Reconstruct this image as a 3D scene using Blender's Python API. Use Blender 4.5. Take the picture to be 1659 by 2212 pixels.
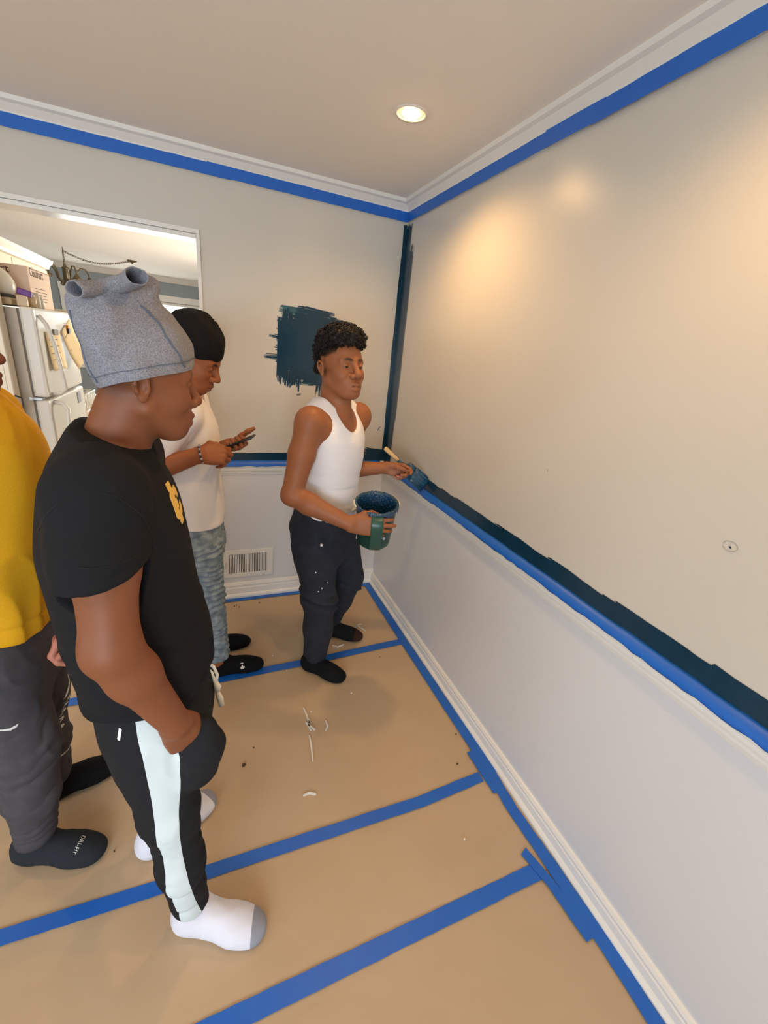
import bpy, bmesh, math, random
import numpy as np
from mathutils import Vector, Matrix
random.seed(7); rng = np.random.default_rng(7)
for o in list(bpy.data.objects): bpy.data.objects.remove(o)
scene = bpy.context.scene
COL = scene.collection

# ---------------------------------------------------------------- camera
cam_d = bpy.data.cameras.new('camera'); cam = bpy.data.objects.new('camera', cam_d); COL.objects.link(cam)
cam_d.sensor_fit = 'VERTICAL'; cam_d.sensor_height = 24.0; cam_d.sensor_width = 18.0; cam_d.lens = 9.899
cam_d.clip_start = 0.02; cam_d.clip_end = 100
cam.matrix_world = Matrix(((0.92335543, 0.04583401, -0.38120071, -1.12062),
                           (-0.37083153, 0.36373922, -0.85450439, -2.61043),
                           (0.09949229, 0.93037252, 0.35285728, 1.64227),
                           (0, 0, 0, 1)))
scene.camera = cam

# ---------------------------------------------------------------- world, lights, exposure
vs = scene.view_settings
vs.view_transform = 'Standard'; vs.look = 'None'; vs.gamma = 1.0; vs.use_curve_mapping = False
vs.exposure = -0.88
world = bpy.data.worlds.new('World'); scene.world = world; world.use_nodes = True
wb = world.node_tree.nodes['Background']; wb.inputs[0].default_value = (0.80, 0.90, 1.0, 1); wb.inputs[1].default_value = 2.2

def area_light(name, loc, target, sx, sy, power, color, spread=math.pi):
    d = bpy.data.lights.new(name, 'AREA'); d.shape = 'RECTANGLE'; d.size = sx; d.size_y = sy; d.energy = power; d.color = color
    d.spread = spread
    o = bpy.data.objects.new(name, d); COL.objects.link(o); o.location = loc
    o.rotation_euler = (Vector(target) - Vector(loc)).to_track_quat('-Z', 'Y').to_euler()
    return o
DAY = (0.80, 0.90, 1.0)
# daylight entering through the windows of this room (behind the camera and to its left) and the kitchen's far window, plus an added kitchen fill
area_light('daylight_window_rear', (-2.15, -4.70, 1.30), (-1.6, -0.6, 0.55), 2.1, 1.1, 120, DAY, math.radians(150))
area_light('daylight_window_side', (-4.00, -2.6, 1.30), (-0.4, -2.0, 0.45), 1.6, 1.1, 28, DAY, math.radians(150))
area_light('daylight_kitchen_far', (-2.05, 6.42, 1.45), (-2.0, 0.0, 1.2), 2.2, 1.2, 330, (0.95, 0.98, 1.0))
area_light('kitchen_side_fill', (0.45, 2.6, 1.5), (-2.2, 2.2, 1.4), 1.6, 1.2, 190, (1.0, 0.90, 0.74))  # added warm fill to brighten the kitchen, no such source in view

# ---------------------------------------------------------------- helpers
def lin(r, g, b):
    f = lambda c: (c / 255 / 12.92) if c <= 10 else ((c / 255 + 0.055) / 1.055) ** 2.4
    return (f(r), f(g), f(b), 1.0)
MATS = {}
class NT:
    def __init__(s, m): s.t = m.node_tree; s.n = s.t.nodes; s.l = s.t.links
    def new(s, typ, **kw):
        n = s.n.new(typ)
        for k, v in kw.items():
            if k.startswith('i_'):
                key = k[2:]; key = int(key) if key.isdigit() else key
                n.inputs[key].default_value = v
            else: setattr(n, k, v)
        return n
    def link(s, a, b): s.l.new(a, b)
def mat(name, color, rough=0.6, metal=0.0, spec=0.5, noise=None, bump=None, attr=None, emit=None, coat=0.0, sheen=0.0, trans=0.0, alpha=1.0, sss=0.0):
    """noise=(scale, amount[, colour2]); bump=(scale, strength, distance[, stretch xyz])"""
    m = bpy.data.materials.new(name); m.use_nodes = True; MATS[name] = m
    t = NT(m); b = t.n['Principled BSDF']
    b.inputs['Base Color'].default_value = color; b.inputs['Roughness'].default_value = rough
    b.inputs['Metallic'].default_value = metal; b.inputs['Specular IOR Level'].default_value = spec
    b.inputs['Coat Weight'].default_value = coat; b.inputs['Sheen Weight'].default_value = sheen
    b.inputs['Transmission Weight'].default_value = trans; b.inputs['Alpha'].default_value = alpha
    if sss:
        b.inputs['Subsurface Weight'].default_value = sss; b.inputs['Subsurface Radius'].default_value = (0.012, 0.005, 0.003); b.inputs['Subsurface Scale'].default_value = 1.0
    if emit:
        b.inputs['Emission Color'].default_value = emit[0]; b.inputs['Emission Strength'].default_value = emit[1]
    tc = t.new('ShaderNodeTexCoord')
    csock = None
    if attr:
        a = t.new('ShaderNodeAttribute'); a.attribute_name = attr; csock = a.outputs['Color']
    if noise:
        nz = t.new('ShaderNodeTexNoise'); nz.inputs['Scale'].default_value = noise[0]; nz.inputs['Detail'].default_value = 5
        t.link(tc.outputs['Object'], nz.inputs['Vector'])
        mx = t.new('ShaderNodeMix'); mx.data_type = 'RGBA'; mx.blend_type = 'MIX'
        rmp = t.new('ShaderNodeMapRange'); rmp.inputs['From Min'].default_value = 0.3; rmp.inputs['From Max'].default_value = 0.7
        rmp.inputs['To Min'].default_value = 0.0; rmp.inputs['To Max'].default_value = noise[1]
        t.link(nz.outputs['Fac'], rmp.inputs['Value']); t.link(rmp.outputs[0], mx.inputs['Factor'])
        if csock: t.link(csock, mx.inputs['A'])
        else: mx.inputs['A'].default_value = color
        mx.inputs['B'].default_value = noise[2] if len(noise) > 2 else tuple(c * 0.6 for c in color[:3]) + (1,)
        csock = mx.outputs['Result']
    if csock: t.link(csock, b.inputs['Base Color'])
    if bump:
        nz = t.new('ShaderNodeTexNoise'); nz.inputs['Scale'].default_value = bump[0]; nz.inputs['Detail'].default_value = 3
        if len(bump) > 3:
            mp = t.new('ShaderNodeMapping'); mp.inputs['Scale'].default_value = bump[3]
            t.link(tc.outputs['Object'], mp.inputs['Vector']); t.link(mp.outputs[0], nz.inputs['Vector'])
        else: t.link(tc.outputs['Object'], nz.inputs['Vector'])
        bp = t.new('ShaderNodeBump'); bp.inputs['Strength'].default_value = bump[1]; bp.inputs['Distance'].default_value = bump[2]
        t.link(nz.outputs['Fac'], bp.inputs['Height']); t.link(bp.outputs[0], b.inputs['Normal'])
    return m

def mesh_obj(name, verts, faces, material, parent=None, smooth=False, attrs=None):
    me = bpy.data.meshes.new(name)
    if isinstance(faces, np.ndarray):
        n = len(verts); k = faces.shape[1]; m_ = len(faces)
        me.vertices.add(n); me.vertices.foreach_set('co', np.asarray(verts, np.float32).ravel())
        me.loops.add(m_ * k); me.loops.foreach_set('vertex_index', faces.astype(np.int32).ravel())
        me.polygons.add(m_); me.polygons.foreach_set('loop_start', np.arange(m_, dtype=np.int32) * k)
        me.update(calc_edges=True)
    else:
        me.from_pydata([tuple(v) for v in verts], [], [tuple(f) for f in faces]); me.update()
    if smooth: me.polygons.foreach_set('use_smooth', np.ones(len(me.polygons), bool))
    if attrs:
        for an, (typ, arr) in attrs.items():
            a = me.attributes.new(an, typ, 'POINT')
            a.data.foreach_set('color' if typ == 'FLOAT_COLOR' else 'value', np.asarray(arr, np.float32).ravel())
    me.materials.append(MATS[material] if isinstance(material, str) else material)
    o = bpy.data.objects.new(name, me); COL.objects.link(o)
    if parent is not None:
        o.parent = parent
    return o
def empty(name, loc=(0, 0, 0), rz=0.0):
    o = bpy.data.objects.new(name, None); COL.objects.link(o); o.location = loc; o.rotation_euler = (0, 0, rz); o.empty_display_size = 0.1
    return o
def tag(o, label=None, cat=None, group=None, kind=None):
    if label: o['label'] = label
    if cat: o['category'] = cat
    if group: o['group'] = group
    if kind: o['kind'] = kind
    return o

class MB:
    """collects shapes into one mesh"""
    def __init__(s): s.v = []; s.f = []
    def add(s, v, f):
        n = len(s.v); s.v += [tuple(p) for p in v]; s.f += [tuple(i + n for i in q) for q in f]; return s
    def box(s, x0, x1, y0, y1, z0, z1, bev=0.0, M=None):
        if bev <= 0:
            v = [(x, y, z) for x in (x0, x1) for y in (y0, y1) for z in (z0, z1)]
            f = [(0, 1, 3, 2), (4, 6, 7, 5), (0, 4, 5, 1), (2, 3, 7, 6), (0, 2, 6, 4), (1, 5, 7, 3)]
        else:
            bm = bmesh.new(); bmesh.ops.create_cube(bm, size=1)
            for q in bm.verts: q.co = Vector(((x0 + x1) / 2 + q.co.x * (x1 - x0), (y0 + y1) / 2 + q.co.y * (y1 - y0), (z0 + z1) / 2 + q.co.z * (z1 - z0)))
            bmesh.ops.bevel(bm, geom=list(bm.edges), offset=bev, segments=2, profile=0.6, affect='EDGES')
            bm.verts.ensure_lookup_table(); v = [tuple(q.co) for q in bm.verts]; f = [[q.index for q in p.verts] for p in bm.faces]; bm.free()
        if M is not None: v = [tuple(M @ Vector(p)) for p in v]
        return s.add(v, f)
    def tube(s, pts, r, seg=10, cap=True, closed=False):
        P = [Vector(p) for p in pts]; n = len(P); rr = r if isinstance(r, (list, tuple)) else [r] * n
        v = []; f = []; up = None
        for i in range(n):
            if closed: t = (P[(i + 1) % n] - P[i - 1]).normalized()
            else: t = (P[min(i + 1, n - 1)] - P[max(i - 1, 0)]).normalized()
            if up is None:
                up = Vector((0, 0, 1)) if abs(t.z) < 0.9 else Vector((1, 0, 0))
            a = (up - t * up.dot(t)).normalized(); b = t.cross(a); up = a
            for j in range(seg):
                q = 2 * math.pi * j / seg; v.append(P[i] + (a * math.cos(q) + b * math.sin(q)) * rr[i])
        for i in range(n if closed else n - 1):
            i2 = (i + 1) % n
            for j in range(seg):
                k = (j + 1) % seg; f.append((i * seg + j, i * seg + k, i2 * seg + k, i2 * seg + j))
        if cap and not closed: f.append(tuple(range(seg - 1, -1, -1))); f.append(tuple((n - 1) * seg + j for j in range(seg)))
        return s.add(v, f)
    def lathe(s, prof, seg=24, c=(0, 0, 0), M=None, closed=False):
        v = []; f = []; n = len(prof)
        for r, z in prof:
            for j in range(seg):
                q = 2 * math.pi * j / seg; v.append(Vector((c[0] + r * math.cos(q), c[1] + r * math.sin(q), c[2] + z)))
        for i in range(n - 1 if not closed else n):
            i2 = (i + 1) % n
            for j in range(seg):
                k = (j + 1) % seg; f.append((i * seg + j, i * seg + k, i2 * seg + k, i2 * seg + j))
        if M is not None: v = [M @ p for p in v]
        return s.add(v, f)
    def prism(s, prof, axis, a, b):
        """profile of (u, z) extruded: axis 'y' -> u is x, axis 'x' -> u is y"""
        n = len(prof)
        g = (lambda u, z, t: (u, t, z)) if axis == 'y' else (lambda u, z, t: (t, u, z))
        v = [g(u, z, a) for u, z in prof] + [g(u, z, b) for u, z in prof]
        f = [(i, (i + 1) % n, n + (i + 1) % n, n + i) for i in range(n)] + [tuple(range(n - 1, -1, -1)), tuple(range(n, 2 * n))]
        return s.add(v, f)
    def poly(s, pts, thick_vec):
        n = len(pts); t = Vector(thick_vec)
        v = [Vector(p) for p in pts] + [Vector(p) + t for p in pts]
        f = [tuple(range(n)), tuple(range(2 * n - 1, n - 1, -1))] + [(i, n + i, n + (i + 1) % n, (i + 1) % n) for i in range(n)]
        return s.add(v, f)
    def build(s, name, material, parent=None, smooth=False, origin=None, fix=True):
        v = s.v
        if origin is not None: v = [(p[0] - origin[0], p[1] - origin[1], p[2] - origin[2]) for p in v]
        o = mesh_obj(name, v, s.f, material, parent, smooth)
        if fix:
            bm = bmesh.new(); bm.from_mesh(o.data); bmesh.ops.recalc_face_normals(bm, faces=bm.faces); bm.to_mesh(o.data); bm.free()
        if origin is not None and parent is None: o.location = origin
        return o
def smooth_by_angle(o, ang=40):
    me = o.data; me.polygons.foreach_set('use_smooth', np.ones(len(me.polygons), bool))
    try: me.set_sharp_from_angle(angle=math.radians(ang))
    except Exception: pass
def text_obj(name, body, size, material, M, parent=None, extrude=0.0004):
    c = bpy.data.curves.new(name, 'FONT'); c.body = body; c.size = size; c.extrude = extrude; c.align_x = 'LEFT'; c.align_y = 'BOTTOM'; c.resolution_u = 3
    t = bpy.data.objects.new(name + '_tmp', c); COL.objects.link(t)
    bpy.context.view_layer.update()
    me = bpy.data.meshes.new_from_object(t.evaluated_get(bpy.context.evaluated_depsgraph_get()))
    bpy.data.objects.remove(t); bpy.data.curves.remove(c)
    me.materials.clear(); me.materials.append(MATS[material])
    me.transform(M)
    o = bpy.data.objects.new(name, me); COL.objects.link(o)
    if parent: o.parent = parent
    return o

# value noise for folds and waves
def vnoise(P, seed=0):
    P = np.asarray(P, float); I = np.floor(P).astype(np.int64); F = P - I; F = F * F * (3 - 2 * F)
    out = np.zeros(len(P))
    for dx in (0, 1):
        for dy in (0, 1):
            for dz in (0, 1):
                h = (I[:, 0] + dx) * 374761393 + (I[:, 1] + dy) * 668265263 + (I[:, 2] + dz) * 2147483647 + seed * 144665
                h = (h ^ (h >> 13)) * 1274126177; h = (h ^ (h >> 16)) & 0xffff
                w = (F[:, 0] if dx else 1 - F[:, 0]) * (F[:, 1] if dy else 1 - F[:, 1]) * (F[:, 2] if dz else 1 - F[:, 2])
                out += w * (h / 65535.0 * 2 - 1)
    return out

# ---------------------------------------------------------------- materials
def wall_material(name, color, rough, bump_s, bump_d):
    m = mat(name, color, rough, spec=0.5, noise=(1.7, 0.10, tuple(c * 0.93 for c in color[:3]) + (1,)), bump=(260, bump_s, bump_d))
    return m
wall_material('wall_paint', lin(206, 201, 190), 0.27, 0.30, 0.0009)
wall_material('wall_paint_daylit', lin(216, 217, 219), 0.30, 0.25, 0.0006)  # same wall below the rail, cool daylight put into its colour
mat('ceiling_paint', lin(242, 236, 226), 0.85, bump=(300, 0.15, 0.0006))
mat('trim_white', lin(232, 230, 224), 0.32, bump=(60, 0.08, 0.0006))
mat('kitchen_wall', lin(150, 160, 166), 0.6)
mat('kraft_paper', lin(194, 168, 136), 0.58, spec=0.4, noise=(2.2, 0.4, lin(178, 150, 118)), bump=(6.5, 0.32, 0.012))
mat('subfloor', lin(150, 110, 70), 0.6)
mat('blue_tape', lin(26, 102, 196), 0.42, noise=(9, 0.3, lin(14, 84, 184)), bump=(900, 0.25, 0.0003))
mat('teal_paint', lin(15, 56, 78), 0.22, spec=0.5, noise=(14, 0.5, lin(10, 44, 64)), bump=(120, 0.3, 0.0012, (1, 1, 1)))
mat('teal_thin', lin(38, 88, 98), 0.35, bump=(160, 0.3, 0.001))
# ================================================================ structure
CH = 2.44
def struct(name, mb, m, parent=None, smooth=False):
    o = mb.build(name, m, parent, smooth)
    if parent is None: o['kind'] = 'structure'
    return o
struct('floor', MB().box(-3.9, 0.1, -4.6, 6.3, -0.06, -0.004), 'subfloor')
struct('ceiling', MB().box(-3.9, 0.1, -4.6, 0.06, CH, CH + 0.08), 'ceiling_paint')
RAIL = 0.90
# right wall (x = 0): upper and lower field share one wall body
wr = struct('wall_right', MB().box(0.0, 0.12, -4.6, 0.12, -0.004, CH), 'wall_paint')
struct('lower_daylit_field', MB().box(-0.0012, 0.001, -4.6, 0.0, 0.02, RAIL), 'wall_paint_daylit', wr)  # thin sheet that carries the painted-in daylight tone
# back wall (y = 0) with the kitchen opening x -2.95..-1.116, z 0..2.075
OX0, OX1, OZ = -2.95, -1.116, 2.075
mb = MB(); mb.box(OX1, 0.0, 0.0, 0.12, -0.004, CH); mb.box(OX0, OX1, 0.0, 0.12, OZ, CH); mb.box(-3.9, OX0, 0.0, 0.12, -0.004, CH)
wbk = struct('wall_back', mb, 'wall_paint')
struct('lower_daylit_field', MB().box(OX1 + 0.03, -0.0012, -0.0012, 0.001, 0.02, RAIL), 'wall_paint_daylit', wbk)  # painted-in cool daylight tone again, on the back wall
# walls behind and left of the camera, each with a window opening
mb = MB(); WX0, WX1, WZ0, WZ1 = -3.2, -1.1, 0.70, 1.90
mb.box(-3.9, WX0, -4.6, -4.5, 0, CH); mb.box(WX1, 0, -4.6, -4.5, 0, CH); mb.box(WX0, WX1, -4.6, -4.5, 0, WZ0); mb.box(WX0, WX1, -4.6, -4.5, WZ1, CH)
struct('wall_front', mb, 'wall_paint')
mb = MB(); SY0, SY1 = -3.4, -1.8
mb.box(-3.9, -3.8, -4.5, SY0, 0, CH); mb.box(-3.9, -3.8, SY1, 0.12, 0, CH); mb.box(-3.9, -3.8, SY0, SY1, 0, WZ0); mb.box(-3.9, -3.8, SY0, SY1, WZ1, CH)
struct('wall_left', mb, 'wall_paint')
def window_frame(name, horiz, a0, a1, z0, z1, p, n=2):
    mb = MB(); t = 0.05
    B = (lambda u0, u1, w0, w1: mb.box(u0, u1, p - 0.03, p + 0.03, w0, w1)) if horiz == 'x' else (lambda u0, u1, w0, w1: mb.box(p - 0.03, p + 0.03, u0, u1, w0, w1))
    B(a0, a1, z0, z0 + t); B(a0, a1, z1 - t, z1); B(a0, a0 + t, z0, z1); B(a1 - t, a1, z0, z1)
    for i in range(1, n): c = a0 + (a1 - a0) * i / n; B(c - t / 2, c + t / 2, z0, z1)
    zc = (z0 + z1) / 2; B(a0, a1, zc - 0.02, zc + 0.02)
    return struct(name, mb, 'trim_white')
window_frame('window_1', 'x', WX0, WX1, WZ0, WZ1, -4.55, 3)
window_frame('window_2', 'y', SY0, SY1, WZ0, WZ1, -3.85, 2)

# crown moulding, chair rail, baseboard, opening casing
def sweep(name, prof, axis, a, b):  # prof is distance from wall, z ; mirrored onto the wall
    return struct(name, MB().prism([(-d, z) for d, z in prof], axis, a, b), 'trim_white')
crown = [(0, 2.345), (0.006, 2.345), (0.010, 2.395), (0.016, 2.402), (0.030, 2.418), (0.044, 2.424), (0.046, 2.44), (0, 2.44)]
sweep('trim_1', crown, 'y', -4.5, 0.0); sweep('trim_2', crown, 'x', -3.8, 0.0)
rail = [(0, 0.858), (0.005, 0.858), (0.009, 0.872), (0.012, 0.874), (0.012, 0.882), (0.016, 0.885), (0.018, 0.893), (0.018, 0.905), (0.024, 0.910), (0.026, 0.920), (0.022, 0.934), (0.008, 0.944), (0, 0.945)]
sweep('trim_3', rail, 'y', -4.5, 0.0)
struct('trim_4', MB().prism([(-d, z) for d, z in rail], 'x', OX1 + 0.03, 0.0), 'trim_white')
base = [(0, 0.0), (0.030, 0.0), (0.030, 0.012), (0.024, 0.020), (0.018, 0.024), (0.016, 0.052), (0.013, 0.058), (0.014, 0.068), (0.009, 0.080), (0.0, 0.083)]
sweep('baseboard_right', base, 'y', -4.5, 0.0)
struct('baseboard_back', MB().prism([(-d, z * 1.35) for d, z in base], 'x', OX1 + 0.03, 0.0), 'trim_white')
mb = MB()
mb.box(OX1 - 0.005, OX1 + 0.012, -0.012, 0.13, 0, OZ + 0.012); mb.box(OX0 - 0.012, OX0 + 0.005, -0.012, 0.13, 0, OZ + 0.012)
mb.box(OX0 + 0.004, OX1 - 0.004, -0.010, 0.128, OZ - 0.006, OZ + 0.011)
mb.box(OX0 + 0.002, OX1 - 0.006, -0.018, -0.0105, OZ - 0.008, OZ + 0.009, 0.002); mb.box(OX0, OX1 + 0.011, -0.013, -0.001, OZ + 0.013, OZ + 0.034, 0.003)
struct('trim_5', mb, 'trim_white')

# kitchen shell beyond the opening
KY = 6.2
struct('ceiling_kitchen', MB().box(-3.9, 0.6, 0.06, KY + 0.15, CH, CH + 0.08), 'ceiling_paint')
mb = MB(); KX0, KX1, KZ0, KZ1 = -3.05, -1.0, 0.95, 2.06
mb.box(-3.9, KX0, KY, KY + 0.12, 0, CH); mb.box(KX1, 0.6, KY, KY + 0.12, 0, CH); mb.box(KX0, KX1, KY, KY + 0.12, 0, KZ0); mb.box(KX0, KX1, KY, KY + 0.12, KZ1, CH)
struct('wall_kitchen_far', mb, 'kitchen_wall')
mb = MB(); mb.box(0.12, 0.24, 0.12, 1.8, 0, CH); mb.box(0.12, 0.24, 3.4, KY, 0, CH); mb.box(0.12, 0.24, 1.8, 3.4, 0, 0.9); mb.box(0.12, 0.24, 1.8, 3.4, 2.1, CH)  # unseen opening put here for the added side fill
struct('wall_kitchen_right', mb, 'kitchen_wall')
struct('wall_kitchen_left', MB().box(-3.9, -3.8, 0.12, KY, 0, CH), 'kitchen_wall')
struct('trim_6', MB().prism([(KY - d, z) for d, z in [(0, 2.36), (0.01, 2.36), (0.05, 2.425), (0.05, 2.44), (0, 2.44)]], 'x', -3.8, 0.12), 'trim_white')

# ================================================================ kraft paper sheets and floor tape
def sheet(y0, y1, x0, x1, z, seed):
    nx, ny = 150, max(8, int((y1 - y0) / 0.025)); xs = np.linspace(x0, x1, nx); ys = np.linspace(y0, y1, ny)
    X, Y = np.meshgrid(xs, ys, indexing='ij'); P = np.stack([X.ravel(), Y.ravel(), np.zeros(X.size)], 1)
    w = 0.0016 * vnoise(P * [3, 4.5, 1] + seed, 3) + 0.0009 * vnoise(P * [9, 12, 1] + seed, 5)
    ridge = 1 - np.abs(vnoise(P * [2.2, 5, 1] + seed * 3.1, 9)); w += 0.0035 * np.clip(ridge - 0.86, 0, 1) / 0.14 * np.clip(vnoise(P * 1.3 + 11 + seed, 2), 0, 1)
    P[:, 2] = np.clip(z + w, -0.0035, 0.006)
    i, j = np.meshgrid(np.arange(nx - 1), np.arange(ny - 1), indexing='ij'); a = (i * ny + j).ravel()
    F = np.stack([a, a + ny, a + ny + 1, a + 1], 1)
    return mesh_obj('paper_sheet', P, F, 'kraft_paper', smooth=True)
for y0, y1, lab in [(-0.750, -0.012, 'brown kraft paper sheet on the floor along the back wall'),
                    (-1.640, -0.7505, 'wide brown kraft paper sheet under the painter, with white scuffs'),
                    (-2.008, -1.6405, 'narrow brown kraft paper sheet between the two nearest crosswise tapes'),
                    (-4.4, -2.0085, 'brown kraft paper sheet at the bottom of the picture')]:
    tag(sheet(y0, y1, -3.75, -0.03, 0.0, abs(y0) * 3), lab, 'paper')

def tape(name, pts, width, label, up=(0, 0, 1), lift=0.0, seed=1, step=0.03, wave=0.0008, parent=None, cut=None):
    """a strip of tape along a polyline; `up` is the surface normal"""
    P = [Vector(p) for p in pts]; U = Vector(up).normalized(); Q = []
    for a, b in zip(P[:-1], P[1:]):
        n = max(1, int((b - a).length / step))
        Q += [a.lerp(b, i / n) for i in range(n)]
    Q.append(P[-1]); r = random.Random(seed); v = []; f = []; th = 0.0006
    for i, p in enumerate(Q):
        t = (Q[min(i + 1, len(Q) - 1)] - Q[max(i - 1, 0)]).normalized(); s = U.cross(t).normalized()
        wl = width / 2 + r.uniform(-wave, wave); wr_ = width / 2 + r.uniform(-wave, wave); h = lift + r.uniform(0, 0.0005)
        e = t * (r.uniform(-0.004, 0.004) if i in (0, len(Q) - 1) else 0)
        v += [p - s * wl + U * h + e, p + s * wr_ + U * h - e, p + s * wr_ + U * (h + th) - e, p - s * wl + U * (h + th) + e]
    for i in range(len(Q) - 1):
        a = i * 4; b = a + 4
        for j in range(4): k = (j + 1) % 4; f.append((a + j, a + k, b + k, b + j))
    n = len(Q) * 4 - 4; f += [(3, 2, 1, 0), (n, n + 1, n + 2, n + 3)]
    o = MB().add(v, f).build(name, 'blue_tape', parent)
    if parent is None: tag(o, label, 'tape')
    return o
FZ = 0.0035
tape('tape_strip', [(-3.0, -0.040, FZ), (-1.6, -0.037, FZ), (-0.8, -0.040, FZ), (-0.03, -0.042, FZ)], 0.05, 'blue tape strip on the floor along the back baseboard', seed=2)
tape('tape_strip', [(-0.055, -0.02, FZ), (-0.058, -0.7, FZ), (-0.056, -1.3, FZ), (-0.052, -1.64, FZ)], 0.048, 'blue tape strip on the floor along the right baseboard, far half', lift=0.0012, seed=3)
tape('tape_strip', [(-0.055, -1.60, FZ), (-0.066, -1.8, FZ), (-0.058, -2.0, FZ), (-0.052, -2.25, FZ), (-0.06, -2.6, FZ), (-0.058, -3.4, FZ)], 0.047, 'blue tape strip on the floor along the right baseboard, near half', lift=0.0019, seed=4)
tape('tape_strip', [(-2.6, -0.735, FZ), (-1.75, -0.738, FZ), (-1.1, -0.768, FZ), (-0.6, -0.755, FZ), (-0.05, -0.728, FZ)], 0.048, 'blue tape strip crossing the floor under the painter, farthest crosswise strip', lift=0.0006, seed=5)
tape('tape_strip', [(-3.2, -1.635, FZ), (-1.72, -1.632, FZ), (-1.19, -1.645, FZ), (-0.4, -1.655, FZ), (-0.108, -1.638, FZ)], 0.044, 'blue tape strip crossing the floor beside the white sock, middle crosswise strip', lift=0.0006, seed=6)
tape('tape_strip', [(-3.2, -2.02, FZ), (-1.15, -2.012, FZ), (-0.10, -2.003, FZ)], 0.050, 'blue tape strip crossing the floor, nearest crosswise strip', lift=0.0006, seed=7)
tape('tape_piece', [(-0.090, -1.52, FZ), (-0.086, -1.72, FZ)], 0.030, 'short blue tape piece at the end of the middle crosswise strip', lift=0.0024, seed=8)
tape('tape_piece', [(-0.125, -1.935, FZ), (-0.100, -2.05, FZ), (-0.088, -2.21, FZ)], 0.034, 'short slanted blue tape piece at the end of the nearest crosswise strip', lift=0.0026, seed=9)

# tape on the crown moulding
tape('tape_strip', [(-3.8, -0.009, 2.364), (-2.0, -0.009, 2.363), (-0.95, -0.009, 2.365)], 0.049, 'blue tape strip under the crown moulding of the back wall, left piece', up=(0, -1, 0), lift=0.0008, seed=11)
tape('tape_strip', [(-1.06, -0.0095, 2.367), (-0.5, -0.009, 2.365), (-0.008, -0.009, 2.363)], 0.049, 'blue tape strip under the crown moulding of the back wall, corner piece', up=(0, -1, 0), lift=0.0022, seed=12)
tape('tape_strip', [(-0.009, -0.01, 2.362), (-0.009, -0.7, 2.364), (-0.009, -1.27, 2.366)], 0.049, 'blue tape strip under the crown moulding of the right wall, corner piece', up=(-1, 0, 0), lift=0.0008, seed=13)
tape('tape_piece', [(-0.010, -1.13, 2.366), (-0.010, -1.38, 2.363)], 0.052, 'short blue tape piece bridging the crown tape of the right wall', up=(-1, 0, 0), lift=0.0024, seed=14)
tape('tape_strip', [(-0.009, -1.34, 2.361), (-0.009, -2.0, 2.364), (-0.009, -3.6, 2.364)], 0.050, 'blue tape strip under the crown moulding of the right wall, near piece', up=(-1, 0, 0), lift=0.0038, seed=15)
# tape on the chair rail: a folded strip following the rail's rounded top
def rail_tape(axis, a, b, label, seed):
    r = random.Random(seed); prof = [(0.0262, 0.917), (0.0268, 0.921), (0.0226, 0.9355), (0.0088, 0.9455), (0.0008, 0.950)]
    n = int(abs(b - a) / 0.03); v = []; f = []; m = len(prof)
    for i in range(n + 1):
        t = a + (b - a) * i / n; dz = r.uniform(-0.0015, 0.0015); dip = r.uniform(-0.004, 0.002)
        for k, (d, z) in enumerate(prof):
            zz = z + dz * (k == m - 1) + (dip if k == 0 else 0); v.append((-d - 0.0006, t, zz) if axis == 'y' else (t, -d - 0.0006, zz))
    for i in range(n):
        for k in range(m - 1): f.append((i * m + k, i * m + k + 1, (i + 1) * m + k + 1, (i + 1) * m + k))
    o = mesh_obj('tape_strip', v, f, 'blue_tape', smooth=True); sm = o.modifiers.new('thick', 'SOLIDIFY'); sm.thickness = 0.0006; sm.offset = 0
    return tag(o, label, 'tape')
rail_tape('y', -4.4, -0.03, 'blue tape strip folded over the chair rail of the right wall', 21)
rail_tape('x', OX1 + 0.03, -0.03, 'blue tape strip folded over the chair rail of the back wall', 22)

# ================================================================ dark teal paint brushed on the walls
def strokes(name, wall, lst, parent, material='teal_paint', seed=1, pitch=0.0026):
    """each stroke is a bundle of bristle tracks with ragged ends. wall 'B': (u,v)->(u,-d,v); 'R': (u,v)->(-d,u,v)"""
    r = random.Random(seed); v = []; f = []
    def pt(u, w, d): return (u, -d, w) if wall == 'B' else (-d, u, w)
    for si, (u0, v0, u1, v1, width, rag0, rag1, solid) in enumerate(lst):
        a = Vector((u0, v0)); b = Vector((u1, v1)); t = (b - a); L = t.length; t /= L; s = Vector((-t.y, t.x)); n = max(3, int(width / pitch))
        w0 = r.uniform(0, 9)
        for i in range(n):
            q = (i + 0.5) / n * 2 - 1; 
            if r.random() > solid and abs(q) > 0.0: continue
            e0 = rag0 * (r.random() ** 1.6) + rag0 * 0.35 * abs(q); e1 = rag1 * (r.random() ** 1.6) + rag1 * 0.35 * abs(q)
            off = q * width / 2; hw = width / n * r.uniform(0.52, 0.75); d = 0.0016 + 0.0003 * r.random() + 0.00002 * si
            m = max(1, int(L / 0.06)); ring = []
            for k in range(m + 1):
                x = -rag0 * 0.0 + e0 + (L - e0 - e1) * k / m
                wob = 0.0015 * math.sin(x * 18 + w0) + 0.001 * math.sin(x * 41 + w0 * 2)
                ring.append(a + t * x + s * (off + wob))
            base_i = len(v)
            for p in ring:
                for sg in (-1, 1):
                    z = p + s * hw * sg; v.append(pt(z.x, z.y, d))
            for k in range(m): f.append((base_i + 2 * k, base_i + 2 * k + 1, base_i + 2 * k + 3, base_i + 2 * k + 2))
    o = mesh_obj(name, v, f, material, parent); o['label'] = 'dark teal wet paint'
    return o
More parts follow.
